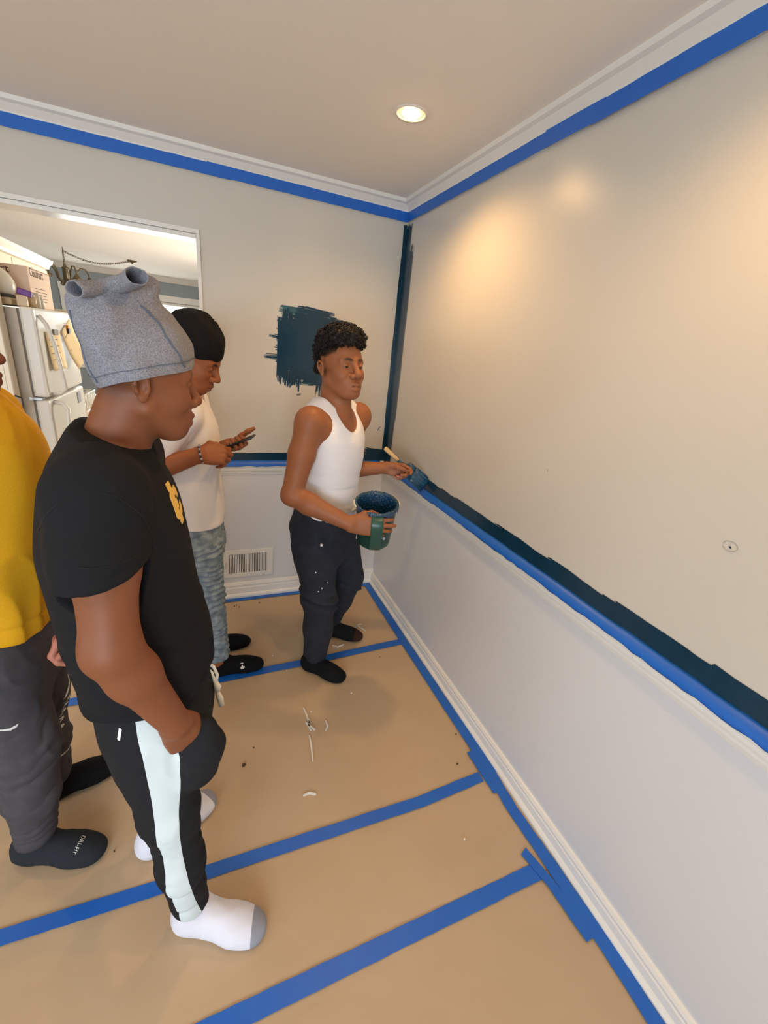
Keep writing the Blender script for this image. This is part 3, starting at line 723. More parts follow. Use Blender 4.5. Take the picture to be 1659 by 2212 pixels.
# ================================================================ people
CLOTHB = (1400, 0.35, 0.0006)
mat('black_tee', lin(24, 25, 28), 0.9, spec=0.2, noise=(60, 0.25, lin(27, 27, 29)), bump=CLOTHB)
mat('black_sock', lin(20, 21, 24), 0.95, spec=0.15, bump=(1600, 0.5, 0.0008))
mat('grey_sock', lin(44, 48, 54), 0.95, spec=0.15, bump=(1600, 0.5, 0.0008))
mat('white_sock', lin(226, 228, 238), 0.9, spec=0.2, bump=(1600, 0.5, 0.0008))
mat('sock_toe_grey', lin(150, 152, 160), 0.9, spec=0.2, bump=(1600, 0.5, 0.0008))
mat('white_print', lin(228, 228, 226), 0.7); mat('yellow_print', lin(226, 186, 92), 0.7); mat('cord_white', lin(226, 224, 212), 0.85)

def mat_joggers():
    m = mat('joggers', lin(30, 31, 34), 0.85, spec=0.2, bump=CLOTHB); t = NT(m); b = t.n['Principled BSDF']
    a = t.new('ShaderNodeAttribute'); a.attribute_name = 'stripe'
    g = t.new('ShaderNodeMath', operation='LESS_THAN'); g.inputs[1].default_value = 0.0; t.link(a.outputs['Fac'], g.inputs[0])
    mx = t.new('ShaderNodeMix'); mx.data_type = 'RGBA'; mx.inputs['A'].default_value = lin(30, 31, 34); mx.inputs['B'].default_value = lin(208, 220, 222)
    t.link(g.outputs[0], mx.inputs['Factor']); t.link(mx.outputs['Result'], b.inputs['Base Color'])
mat_joggers()
def two_tone(name, c1, c2, rough=0.9, bumpv=(1600, 0.5, 0.0008)):
    m = mat(name, c1, rough, spec=0.2, bump=bumpv); t = NT(m); b = t.n['Principled BSDF']
    a = t.new('ShaderNodeAttribute'); a.attribute_name = 'tone'
    g = t.new('ShaderNodeMath', operation='LESS_THAN'); g.inputs[1].default_value = 0.0; t.link(a.outputs['Fac'], g.inputs[0])
    mx = t.new('ShaderNodeMix'); mx.data_type = 'RGBA'; mx.inputs['A'].default_value = c1; mx.inputs['B'].default_value = c2
    t.link(g.outputs[0], mx.inputs['Factor']); t.link(mx.outputs['Result'], b.inputs['Base Color'])
two_tone('white_grey_sock', lin(226, 228, 240), lin(150, 154, 166))
two_tone('black_brown_sock', lin(20, 20, 23), lin(58, 34, 26))
m = mat('heather_grey', lin(150, 151, 158), 0.92, spec=0.2, noise=(480, 0.85, lin(92, 92, 100)), bump=(900, 0.4, 0.0008))
mat('seam_blue', lin(88, 96, 114), 0.9)
mat('mustard', lin(224, 168, 32), 0.9, spec=0.2, noise=(300, 0.4, lin(206, 148, 22)), bump=(800, 0.6, 0.001))
mat('grey_jogger', lin(78, 76, 80), 0.9, spec=0.2, noise=(40, 0.5, lin(62, 60, 64)), bump=CLOTHB)
mat('white_tee', lin(242, 240, 240), 0.85, spec=0.2, bump=CLOTHB)
mat('white_tank', lin(236, 234, 236), 0.85, spec=0.2, bump=(700, 0.35, 0.0010, (6, 6, 0.2)))
mat('black_jean', lin(36, 39, 48), 0.85, spec=0.25, noise=(26, 0.5, lin(50, 53, 62)), bump=CLOTHB)
mat('durag', lin(10, 10, 11), 0.8, spec=0.25, bump=CLOTHB)
mat('hair_black', lin(22, 15, 12), 0.55, spec=0.4)
m = mat('acid_jean', lin(172, 188, 196), 0.85, spec=0.25, noise=(30, 0.85, lin(84, 106, 126)), bump=(70, 0.9, 0.006, (0.5, 0.5, 3.0)))

def torso(v, yaw, hip, chest, neck, shR, shL, w=1.0):
    M = yawM(yaw); hip, chest, neck = A3(hip), A3(chest), A3(neck)
    v.ell(hip, A3((0.090, 0.125, 0.10)) * w, 0.05, M); v.ell((hip + chest) / 2, A3((0.095, 0.132, 0.16)) * w, 0.06, M)
    v.ell(chest, A3((0.108, 0.150, 0.155)) * w, 0.06, M)
    for s_ in (shR, shL):
        s_ = A3(s_); v.cone(neck + (s_ - neck) * 0.15 + A3([0, 0, -0.015]), s_ + A3([0, 0, -0.005]), 0.042 * w, 0.052 * w, 0.05)
        v.cone(chest + (s_ - chest) * 0.45, s_ - A3([0, 0, 0.02]), 0.075 * w, 0.055 * w, 0.05)
def arm(v, sh, el, wr, r=(0.054, 0.044, 0.043, 0.029), k=0.02):
    sh, el, wr = A3(sh), A3(el), A3(wr); m = sh + (el - sh) * 0.45
    v.chain([sh, m, el], [r[0], r[0] * 0.97, r[1]], k); f = el + (wr - el) * 0.3
    v.chain([el, f, wr], [r[1], r[2] * 1.05, r[3]], k)
def leg(v, hip, kn, an, r=(0.070, 0.046, 0.046, 0.033), k=0.03):
    hip, kn, an = A3(hip), A3(kn), A3(an); v.chain([hip, kn], [r[0], r[1]], k); c = kn + (an - kn) * 0.3; v.chain([kn, c, an], [r[1], r[2], r[3]], k)
def ring_wave(c0, c1, amp, freq, seed=0, fall=None):
    """stacked wrinkles around a limb axis c0->c1"""
    c0, c1 = A3(c0), A3(c1); ax = c1 - c0; L = np.linalg.norm(ax); ax /= L
    def f(V, N):
        t = (V - c0) @ ax; n = vnoise(V * 9, seed) * 1.6 + vnoise(V * 22, seed + 4) * 0.7
        m = sst(t, -0.02, 0.04) * (1 - sst(t, L - 0.02, L + 0.03))
        if fall: m = m * fall(t / L)
        d = np.linalg.norm(V - c0 - t[:, None] * ax, axis=1); m = m * (d < 0.16)
        return amp * m * (np.abs(np.sin(t * freq + n * 2.2)) ** 0.8 - 0.5)
    return f
def plane_cut(v, p, n, r, k=0.004):
    p = A3(p); v.plane(p, n, p - r, p + r, k)

def sock(root, heel, d, ankle, material, L=0.255, grow=0.003, top=None, h0=0.0015, attrs=None, label=None, mark=None):
    heel = (heel[0], heel[1], 0.0); lo = np.minimum(A3(heel), A3(ankle)) - 0.33; hi = np.maximum(A3(heel), A3(ankle)) + 0.33; lo[2] = -0.03; hi[2] = ankle[2] + 0.06
    v = Vol(lo, hi, 0.006); P = foot_shape(v, heel, d, ankle, L, grow=grow, h0=h0)
    v.plane((0, 0, h0), (0, 0, -1), k=0.006)
    if top is not None: v.plane((0, 0, top), (0, 0, 1))
    o = put_mesh('sock', v, root, material, disp=folds(0.0022, 26, (1, 1, 1.6), 4), relax_it=2, attrs=attrs)
    if label: o['label'] = label
    return o, P

# ---------------------------------------------------------------- person with the tall grey cap
def man_grey_cap():
    root = empty('person', (-1.26, -1.63, 0)); tag(root, 'person in a tall grey cloth cap, black t-shirt and black trousers with white side stripe', 'person')
    H = Head((-1.241, -1.633, 1.549), 20, 5, 2, 0.985, open_=0.0028, lid=0.001, cr=(0.008, 0.084))
    hip, chest, neck = (-1.275, -1.63, 0.86), (-1.300, -1.63, 1.25), (-1.292, -1.63, 1.405)
    shR, shL = (-1.295, -1.795, 1.365), (-1.29, -1.465, 1.365)
    elR, wrR = (-1.297, -1.862, 1.09), (-1.208, -1.836, 0.855)
    elL, wrL = (-1.36, -1.395, 1.10), (-1.425, -1.44, 0.905)
    kR, aR = (-1.250, -1.772, 0.49), (-1.222, -1.770, 0.095)
    kL, aL = (-1.325, -1.502, 0.49), (-1.340, -1.512, 0.095)
    hR, hL = (-1.27, -1.715, 0.84), (-1.27, -1.545, 0.84)
    v = Vol((-1.62, -2.0, -0.02), (-1.0, -1.28, 1.72), 0.011, [((-1.36, -1.74, 1.41), (-1.08, -1.52, 1.68), 0.0022), ((-1.30, -1.90, 0.66), (-1.09, -1.70, 0.90), 0.0042), ((-1.57, -1.52, 0.78), (-1.38, -1.38, 0.93), 0.004)])
    torso(v, 0, hip, chest, neck, shR, shL); H.build(v)
    v.cone(H.w((-0.016, 0, -0.055)), (-1.300, -1.63, 1.395), 0.051, 0.057, 0.02); v.cone(H.w((-0.010, 0, -0.080)), (-1.286, -1.63, 1.385), 0.041, 0.048, 0.02)
    arm(v, shR, elR, wrR, (0.053, 0.045, 0.041, 0.030), 0.03); arm(v, shL, elL, wrL)
    hand(v, wrR, (0.20, 0.20, -0.96), (0.25, -0.95, -0.15), 1, [(25, 20, 15)] * 4, 1.0, thumb=[(0.022, 0.020, -0.012), (0.045, 0.030, -0.022), (0.070, 0.030, -0.030), (0.092, 0.026, -0.034)])
    pk = lin(196, 132, 112)
    hand(v, wrL, (-0.80, -0.15, -0.55), (-0.50, 0.15, 0.85), 1, [(30, 55, 35), (35, 60, 35), (42, 60, 35), (48, 62, 35)], 1.0)
    leg(v, hR, kR, aR); leg(v, hL, kL, aL)
    foot_shape(v, (-1.252, -1.752), (0.88, -0.475), aR, 0.235, grow=-0.004); foot_shape(v, (-1.372, -1.527), (0.87, 0.5), aL, 0.235, grow=-0.004)
    put_mesh('body', v, root, 'skin', relax_it=0.3, attrs=skin_colours(lin(130, 77, 46), lin(108, 60, 34), H, lip=lin(150, 90, 76), brow=lin(24, 15, 12), hair=lambda L: 0.55 * sst(-L[:, 0], 0.0, 0.05) * sst(L[:, 2], -0.055, -0.01), palms=[((-1.50, -1.47, 0.83), 0.09, lin(176, 112, 92))]))
    H.eyes(root)
    # t-shirt
    v = Vol((-1.56, -2.02, 0.74), (-1.05, -1.28, 1.52), 0.0044)
    v.loft([(0.795, -1.278, -1.63, 0.142, 0.190), (0.86, -1.276, -1.63, 0.145, 0.190), (0.95, -1.278, -1.63, 0.142, 0.186), (1.08, -1.298, -1.63, 0.134, 0.184), (1.20, -1.308, -1.63, 0.134, 0.190), (1.30, -1.305, -1.63, 0.122, 0.185), (1.37, -1.308, -1.63, 0.100, 0.150), (1.41, -1.316, -1.63, 0.082, 0.105), (1.435, -1.303, -1.63, 0.064, 0.085), (1.462, -1.296, -1.63, 0.056, 0.075)], 0, 0.01, n=2.4)
    for q in (-1, 1):
        v.cone((-1.298, -1.63 + q * 0.07, 1.400), (-1.297, -1.63 + q * 0.160, 1.368), 0.060, 0.066, 0.045)
    v.chain([(-1.302, -1.785, 1.355), (-1.303, -1.83, 1.25), (-1.302, -1.852, 1.20)], [0.074, 0.066, 0.066], 0.04)
    v.chain([(-1.298, -1.475, 1.355), (-1.33, -1.43, 1.24), (-1.345, -1.41, 1.19)], [0.072, 0.066, 0.068], 0.04)
    v.cutcap((-1.300, -1.850, 1.232), (0.20, -0.1, -1), (-1.292, -1.880, 1.26), (-1.29, -1.90, 1.10), 0.094); v.cutcap((-1.335, -1.42, 1.205), (-0.2, 0.2, -1), (-1.34, -1.40, 1.24), (-1.36, -1.37, 1.1), 0.075)
    v.cone((-1.302, -1.834, 1.232), (-1.300, -1.860, 1.12), 0.053, 0.056, 0, '-')
    v.plane((-1.28, -1.63, 0.862), (0.04, 0.0, -1)); v.cone((-1.275, -1.68, 0.89), (-1.275, -1.68, 0.78), 0.11, 0.12, 0, '-'); v.cone((-1.275, -1.58, 0.89), (-1.275, -1.58, 0.78), 0.11, 0.12, 0, '-')
    v.plane((-1.295, -1.63, 1.437), (0.40, 0, 1), (-1.42, -1.75, 1.36), (-1.18, -1.51, 1.53), k=0.006)
    v.ell((-1.282, -1.63, 1.468), (0.066, 0.066, 0.046), 0.008, yawM(0, 25), '-')
    def tee_fold(V, N):
        drape = 0.006 * np.sin((V[:, 0] * 9 + V[:, 1] * 5) * 2.4 + V[:, 2] * 7 + vnoise(V * 5, 3) * 2.5) * (1 - sst(V[:, 2], 1.15, 1.36))
        crease = 0.0045 * (1 - sst(np.abs(np.sin((V[:, 2] * 1.0 + V[:, 0] * 0.55) * 27 + vnoise(V * 7, 8) * 1.6)), 0, 0.5)) * (1 - sst(V[:, 2], 0.95, 1.12))
        hem = -0.0025 * (1 - sst(np.abs(V[:, 2] - 0.886 - (V[:, 0] + 1.28) * 0.04), 0.0015, 0.008))
        sl = (V[:, 1] < -1.79) & (V[:, 2] > 1.2); hm2 = -0.0022 * sl * (1 - sst(np.abs(V[:, 2] - 1.251 - (V[:, 0] + 1.29) * 0.16 + (V[:, 1] + 1.85) * 0.1), 0.0015, 0.008))
        seam = seg_dist(V, [(-1.42, -1.76, 1.27), (-1.36, -1.79, 1.375), (-1.30, -1.78, 1.435), (-1.225, -1.77, 1.38), (-1.20, -1.775, 1.28)]); sm_ = -0.003 * (1 - sst(seam, 0.002, 0.010))
        return drape + crease + hem + hm2 + sm_
    put_mesh('t_shirt', v, root, 'black_tee', disp=[tee_fold, folds(0.005, 7, (1, 1, 0.7), 12)], relax_it=2)
    # emblem printed on the chest: angular interlocking letters
    em = [(0.0, 0.0), (0.30, 0.07), (0.62, 0.42), (0.60, 0.50), (0.80, 0.72), (0.92, 0.80), (1.05, 1.05), (0.98, 1.12), (0.90, 1.08), (0.96, 1.62), (0.80, 1.60), (0.40, 1.26), (0.52, 1.14), (0.28, 1.06), (0.05, 0.62), (-0.02, 0.42), (0.10, 0.28)]
    # trousers
    v = Vol((-1.56, -1.98, 0.03), (-1.0, -1.28, 0.96), 0.0055)
    v.loft([(0.62, -1.265, -1.63, 0.115, 0.165), (0.72, -1.265, -1.63, 0.130, 0.180), (0.80, -1.270, -1.63, 0.134, 0.180), (0.90, -1.278, -1.63, 0.122, 0.166), (0.94, -1.28, -1.63, 0.118, 0.160)], 0, 0.01)
    v.chain([(-1.262, -1.728, 0.76), (-1.250, -1.768, 0.50), (-1.236, -1.772, 0.30), (-1.222, -1.768, 0.09)], [0.110, 0.064, 0.054, 0.050], 0.03)
    v.chain([(-1.275, -1.532, 0.76), (-1.322, -1.502, 0.50), (-1.335, -1.508, 0.30), (-1.338, -1.512, 0.10)], [0.104, 0.064, 0.054, 0.047], 0.03)
    v.chain([(-1.158, -1.806, 0.800), (-1.163, -1.806, 0.745), (-1.175, -1.788, 0.66)], [0.026, 0.043, 0.046], 0.03)  # hand bulge in the pocket
    for hh in ((-1.222, -1.77, 0.104), (-1.338, -1.512, 0.102)): plane_cut(v, hh, (-0.15, 0, -1), 0.10)
    MR = yawM(-24)
    def stripe(V, F):
        z = V[:, 2]; cx = np.interp(z, [0.1, 0.3, 0.5, 0.76, 0.9], [-1.222, -1.235, -1.250, -1.262, -1.27]); cy = np.interp(z, [0.1, 0.3, 0.5, 0.76], [-1.768, -1.772, -1.768, -1.70])
        rad = np.interp(z, [0.1, 0.3, 0.5, 0.76], [0.047, 0.054, 0.064, 0.115]); dx, dy = V[:, 0] - cx, V[:, 1] - cy
        ang = np.arctan2(dx, -dy); cen = np.interp(z, [0.1, 0.2, 0.3, 0.5, 0.62, 0.78, 0.92], [0.15, -0.05, -0.12, 0.0, 0.12, 0.14, 0.0]); wd = np.interp(z, [0.1, 0.5, 0.62, 0.72, 0.92], [0.025, 0.024, 0.027, 0.028, 0.028])
        s_ = np.abs(ang - cen) * rad - wd
        s_ = np.where(V[:, 1] > -1.63, 1.0, s_)
        return {'stripe': ('FLOAT', s_)}
    put_mesh('trousers', v, root, 'joggers', disp=[ring_wave((-1.25, -1.768, 0.52), (-1.222, -1.77, 0.12), 0.007, 40, 3, lambda t: 0.15 + 0.85 * t), ring_wave((-1.285, -1.502, 0.52), (-1.338, -1.512, 0.12), 0.006, 40, 5), folds(0.010, 8, (1, 1, 0.6), 21), folds(0.0035, 20, (1, 1, 0.7), 23)], relax_it=2, attrs=stripe)
    MB().tube([(-1.158, -1.645, 0.845), (-1.135, -1.652, 0.815), (-1.127, -1.655, 0.78), (-1.124, -1.658, 0.755)], 0.0045, 8).tube([(-1.158, -1.63, 0.845), (-1.130, -1.64, 0.825), (-1.122, -1.645, 0.80), (-1.126, -1.655, 0.78)], 0.0045, 8).tube([(-1.126, -1.657, 0.785), (-1.122, -1.66, 0.772), (-1.124, -1.658, 0.757)], [0.007, 0.0095, 0.006], 10).tube([(-1.124, -1.658, 0.757), (-1.118, -1.662, 0.735), (-1.114, -1.664, 0.712)], [0.0055, 0.0085, 0.007], 10).build('drawstring', 'cord_white', root, True, origin=root.location)
    # cap: a tall tube of cloth, folded over and rolled at the top, both roll ends open
    yv = A3((-0.26, -0.965, 0.0)); rings = []
    prof = [((-1.290, 1.526), (-1.140, 1.572), 0.084), ((-1.293, 1.542), (-1.137, 1.588), 0.086), ((-1.299, 1.575), (-1.142, 1.616), 0.086), ((-1.308, 1.605), (-1.157, 1.643), 0.082), ((-1.318, 1.632), (-1.174, 1.662), 0.074), ((-1.324, 1.655), (-1.189, 1.682), 0.064), ((-1.322, 1.672), (-1.195, 1.700), 0.054), ((-1.316, 1.683), (-1.195, 1.714), 0.046), ((-1.308, 1.692), (-1.200, 1.722), 0.034), ((-1.298, 1.696), (-1.210, 1.726), 0.020), ((-1.27, 1.705), (-1.24, 1.720), 0.004)]
    n = 72; t_ = np.linspace(0, len(prof) - 1, 46); V = []
    Lx = np.interp(t_, range(len(prof)), [p[0][0] for p in prof]); Lz = np.interp(t_, range(len(prof)), [p[0][1] for p in prof]); Rx = np.interp(t_, range(len(prof)), [p[1][0] for p in prof]); Rz = np.interp(t_, range(len(prof)), [p[1][1] for p in prof]); Wd = np.interp(t_, range(len(prof)), [p[2] for p in prof])
    for i in range(len(t_)):
        c = A3(((Lx[i] + Rx[i]) / 2, -1.63, (Lz[i] + Rz[i]) / 2)); a = A3(((Rx[i] - Lx[i]) / 2, 0.26 * (Rx[i] - Lx[i]) / 2, (Rz[i] - Lz[i]) / 2))
        for j in range(n):
            q = 2 * math.pi * j / n; V.append(c + a * math.cos(q) + yv * Wd[i] * math.sin(q))
    V = np.array(V); F = np.array([[i * n + j, i * n + (j + 1) % n, (i + 1) * n + (j + 1) % n, (i + 1) * n + j] for i in range(len(t_) - 1) for j in range(n)])[:, ::-1]
    V = relax(V, F, 2, 0.4)
    for c_, r_ in (((0.008, 0, 0.030), (0.092, 0.0855, 0.097)), ((0.034, 0, 0.028), (0.069, 0.0735, 0.072)), ((-0.010, -0.078, 0.016), (0.030, 0.017, 0.030)), ((-0.010, 0.078, 0.016), (0.030, 0.017, 0.030))):
        L = H.local(V) - A3(c_); q_ = np.sqrt(((L / A3(r_)) ** 2).sum(1)); ins = q_ < 1; h_ = np.hypot(L[:, 0] / r_[0], L[:, 1] / r_[1]) if c_[1] == 0 else None
        if c_[1] == 0: k_ = np.sqrt(np.clip(1 - (L[:, 2] / r_[2]) ** 2, 0, 1)) / np.maximum(h_, 0.2); L[:, :2] = np.where(ins[:, None], L[:, :2] * k_[:, None], L[:, :2])
        else: dy_ = r_[1] * np.sqrt(np.clip(1 - (L[:, 0] / r_[0]) ** 2 - (L[:, 2] / r_[2]) ** 2, 0, 1)); L[:, 1] = np.where(ins, math.copysign(1, c_[1]) * dy_, L[:, 1])
        V = H.o + ((L + A3(c_)) * H.sc) @ H.M.T
    V = relax(V, F, 1, 0.3)
    g = np.repeat(t_, n); N = vnormals(V, F); th = np.tile(np.arange(n) * 2 * math.pi / n, len(t_))
    up = sst(g, 3.5, 7.5)
    V = V + N * (up * 0.006 * np.sin(th * 5 + g * 1.1) + 0.0055 * 1.7 * ((1 - np.abs(vnoise(V * [14, 14, 9], 5))) ** 2 - 0.35) * sst(g, 0.6, 3) - 0.002 * (1 - sst(np.abs(g - 0.9), 0.05, 0.2)))[:, None]
    # a deep crease running across near the top
    cr = seg_dist(V, [(-1.315, -1.71, 1.634), (-1.265, -1.715, 1.668), (-1.215, -1.70, 1.676)]); V = V - N * (0.012 * (1 - sst(cr, 0.002, 0.010)))[:, None]
    o = mesh_obj('cap', V - A3(root.location), F, 'heather_grey', root, True); sd = o.modifiers.new('s', 'SUBSURF'); sd.levels = 1; sd.render_levels = 1
    o['label'] = 'heather grey stretch cloth cap'
    rg = V[5 * n:6 * n] + N[5 * n:6 * n] * 0.0012
    MB().tube(rg, 0.0006, 5, closed=True).build('hem_stitch', 'seam_blue', o, True, origin=root.location)
    def roll(pts, rs, name):
        mb = MB(); P = [A3(p) for p in pts]; mb.tube(P, rs, 20, cap=False)
        for i_ in range(len(mb.v)): q_ = mb.v[i_]; zc = P[i_ // 20][2]; w_ = 0.0014 * math.sin(i_ * 1.7) * math.sin(i_ // 20 * 2.1 + i_ * 0.63); mb.v[i_] = (q_[0] + w_, q_[1], zc - 0.004 + (q_[2] - zc) * 0.80 + w_)
        inner = [p for p in P[::-1]]; o2 = mb.build(name, 'heather_grey', o, True, origin=root.location, fix=False); so = o2.modifiers.new('t', 'SOLIDIFY'); so.thickness = 0.004; so.offset = -1; sd = o2.modifiers.new('s', 'SUBSURF'); sd.levels = 1; sd.render_levels = 1
    roll([(-1.306, -1.720, 1.690), (-1.294, -1.702, 1.693), (-1.280, -1.680, 1.697), (-1.268, -1.668, 1.703), (-1.245, -1.668, 1.710), (-1.226, -1.684, 1.716), (-1.214, -1.712, 1.724)], [0.0175, 0.0165, 0.0165, 0.0175, 0.0180, 0.0185, 0.0200], 'rolled_top')
    for pts in ([(-1.322, -1.69, 1.655), (-1.322, -1.705, 1.61), (-1.308, -1.712, 1.56), (-1.298, -1.712, 1.535)], [(-1.215, -1.692, 1.676), (-1.188, -1.685, 1.645), (-1.160, -1.672, 1.60), (-1.150, -1.668, 1.575)]):
        c = [A3(p) for p in pts]; Q = []
        for a, b in zip(c[:-1], c[1:]):
            for s_ in range(6): Q.append(a + (b - a) * s_ / 6)
        W_ = V; Q2 = []
        for p in Q:
            d_ = W_ - p; d_[:, 1] *= 0.15; Q2.append(W_[np.argmin((d_ ** 2).sum(1) + (W_[:, 1] > -1.62) * 9)] + A3((0, -0.0008, 0)))
        Q2 = np.array(Q2); Q2[1:-1] = (Q2[:-2] + Q2[1:-1] + Q2[2:]) / 3
        MB().tube(Q2, 0.0016, 6).build('seam', 'seam_blue', o, True, origin=root.location)
    def toe(d0, hl, L):
        f = A3([d0[0], d0[1], 0]); f /= np.linalg.norm(f); l = A3([-f[1], f[0], 0])
        return lambda V, F: {'tone': ('FLOAT', L - ((V - A3([hl[0], hl[1], 0])) @ f) - 0.25 * ((V - A3([hl[0], hl[1], 0])) @ l))}
    sock(root, (-1.264, -1.743), (0.88, -0.475), (-1.222, -1.770, 0.118), 'white_grey_sock', 0.264, 0.008, attrs=toe((0.88, -0.475), (-1.262, -1.744), 0.228), label='white sock with grey toe')
    sock(root, (-1.382, -1.532), (0.87, 0.5), (-1.340, -1.512, 0.118), 'white_grey_sock', 0.264, 0.008, attrs=toe((0.87, 0.5), (-1.380, -1.531), 0.232), label='white sock with grey toe')
    return root
man_grey_cap()

# ---------------------------------------------------------------- the painter
def painter():
    root = empty('person', (-0.59, -0.75, 0)); tag(root, 'person in a white tank top and black jeans holding a paint brush against the wall', 'person')
    YW = -50
    H = Head((-0.577, -0.765, 1.563), -71, -8, 0, 1.11, open_=0.0026, lid=0.0035, nose=1.1)
    hip, chest, neck = (-0.595, -0.745, 0.86), (-0.585, -0.77, 1.235), (-0.590, -0.765, 1.395)
    shR, shL = (-0.722, -0.880, 1.350), (-0.440, -0.662, 1.350)
    elR, wrR = (-0.800, -0.930, 1.045), (-0.578, -1.060, 0.955)
    elL, wrL = (-0.500, -0.610, 1.060), (-0.272, -0.665, 1.085)
    hR, hL = (-0.655, -0.800, 0.83), (-0.525, -0.690, 0.83); kR, aR = (-0.632, -0.848, 0.46), (-0.632, -0.805, 0.095); kL, aL = (-0.425, -0.670, 0.46), (-0.478, -0.552, 0.10)
    v = Vol((-0.92, -1.22, -0.02), (-0.02, -0.42, 1.76), 0.012, [((-0.69, -0.94, 1.42), (-0.46, -0.68, 1.67), 0.0024), ((-0.66, -1.15, 0.88), (-0.36, -0.98, 1.02), 0.0036), ((-0.30, -0.74, 1.02), (-0.06, -0.56, 1.14), 0.0030)])
    torso(v, YW, hip, chest, neck, shR, shL, 0.96); H.build(v)
    v.cone(H.w((-0.030, 0, -0.055)), (-0.598, -0.760, 1.385), 0.058, 0.060, 0.03); v.cone(H.w((0.0, 0, -0.085)), (-0.57, -0.785, 1.37), 0.044, 0.048, 0.03)
    arm(v, shR, elR, wrR, (0.056, 0.043, 0.044, 0.030)); arm(v, shL, elL, wrL, (0.054, 0.042, 0.042, 0.029))
    hand(v, wrR, (0.93, -0.34, -0.05), (-0.34, -0.90, 0.22), 1, [(4, 16, 12), (5, 18, 14), (6, 18, 14), (8, 20, 16)], 1.04, thumb=[(0.022, 0.026, -0.004), (0.052, 0.048, -0.006), (0.082, 0.054, -0.014), (0.106, 0.050, -0.022)])
    hand(v, wrL, (0.93, -0.12, -0.10), (0.05, 0.90, 0.35), -1, [(42, 45, 25), (62, 74, 38), (70, 80, 40), (76, 82, 40)], 1.0, thumb=[(0.022, 0.026, -0.010), (0.050, 0.036, -0.030), (0.078, 0.034, -0.040), (0.102, 0.028, -0.042)])
    leg(v, hR, kR, aR); leg(v, hL, kL, aL); foot_shape(v, (-0.680, -0.778), (0.69, -0.72), aR, 0.24); foot_shape(v, (-0.515, -0.528), (0.86, -0.5), aL, 0.24)
    hl = lambda L: np.maximum(0.97 * sst(L[:, 2] - 0.30 * np.clip(L[:, 0], 0, 1), 0.018, 0.036) * (L[:, 0] < 0.062), 0.9 * sst(-L[:, 0], -0.02, 0.012) * sst(L[:, 2], -0.045, 0.0)) * (np.abs(L[:, 1]) < 0.0745)
    put_mesh('body', v, root, 'skin', relax_it=0.3, attrs=skin_colours(lin(152, 95, 60), lin(128, 76, 46), H, lip=lin(190, 116, 100), brow=lin(36, 22, 15), hair=hl, palms=[((-0.235, -0.70, 1.06), 0.055, lin(190, 128, 98))]))
    H.eyes(root)
    # curly hair: a cap of tight coils over the crown
    v = Vol(H.o - 0.19, H.o + 0.22, 0.0045)
    v.ell(H.w((-0.050, 0, 0.005)), A3((0.050, 0.070, 0.055)) * H.sc, 0.02, H.M)
    v.ell(H.w((-0.012, 0, 0.055)), A3((0.098, 0.080, 0.078)) * H.sc, 0.01, H.M); v.ell(H.w((0.012, 0, 0.098)), A3((0.084, 0.076, 0.050)) * H.sc, 0.03, H.M); v.ell(H.w((0.045, 0, 0.100)), A3((0.046, 0.066, 0.032)) * H.sc, 0.03, H.M); v.ell(H.w((0.050, 0, 0.084)), A3((0.044, 0.062, 0.034)) * H.sc, 0.02, H.M)
    v.plane(H.w((0.05, 0, 0.070)), H.M @ A3((0.02, 0, -1)))
    v2 = Vol(H.o - 0.19, H.o + 0.22, 0.0045); v2.ell(H.w((-0.050, 0, 0.005)), A3((0.050, 0.070, 0.055)) * H.sc, 0.02, H.M); v2.ell(H.w((-0.012, 0, 0.055)), A3((0.096, 0.079, 0.078)) * H.sc, 0.01, H.M)
    v2.plane(H.w((-0.004, 0, 0.03)), H.M @ A3((0.80, 0, -0.55))); v.D = np.minimum(v.D, v2.D)
    V, F = v.mesh(); V = relax(V, F, 1); N = vnormals(V, F); V = V + N * (0.006 * vnoise(V * 70, 3) + 0.004 * vnoise(V * 140, 4))[:, None]
    ho = mesh_obj('hair', V - A3(root.location), F, 'hair_black', root, True); ho['label'] = 'short dark curly hair with faded sides'
    r = random.Random(3); mb = MB(); sel = r.sample(range(len(V)), 2300); Lc = H.local(V)
    for i in sel:
        if Lc[i, 2] < -0.02: continue
        p = V[i] + N[i] * r.uniform(-0.001, 0.007); nrm = Vector(N[i]); a = nrm.orthogonal().normalized(); a.rotate(Matrix.Rotation(r.uniform(0, 6.28), 3, nrm)); b = nrm.cross(a); rad = r.uniform(0.0035, 0.006); t0 = r.uniform(0, 6.28)
        tl = r.uniform(-0.7, 0.7); b = (b + nrm * tl).normalized()
        mb.tube([Vector(p) + (a * math.cos(t0 + q * 0.9) + b * math.sin(t0 + q * 0.9)) * rad + nrm * q * 0.0009 for q in range(7)], 0.0015, 4, cap=False)
    mb.build('curls', 'hair_black', ho, True, origin=root.location, fix=False)['kind'] = 'stuff'
    # tank top
    f = A3((math.cos(math.radians(YW)), math.sin(math.radians(YW)), 0)); l = A3((-f[1], f[0], 0)); cx = lambda a, b=0.0: (-0.590 + f[0] * a + l[0] * b, -0.757 + f[1] * a + l[1] * b)
    v = Vol((-0.85, -1.02, 0.86), (-0.33, -0.52, 1.46), 0.0045)
    v.loft([(0.885, *cx(0.010), 0.118, 0.146), (0.95, *cx(0.010), 0.118, 0.144), (1.05, *cx(0.006), 0.116, 0.146), (1.15, *cx(0.012), 0.122, 0.158), (1.25, *cx(0.014), 0.122, 0.166), (1.33, *cx(0.005), 0.106, 0.160), (1.39, *cx(-0.01), 0.080, 0.128), (1.43, *cx(-0.02), 0.060, 0.095)], YW, 0.01)
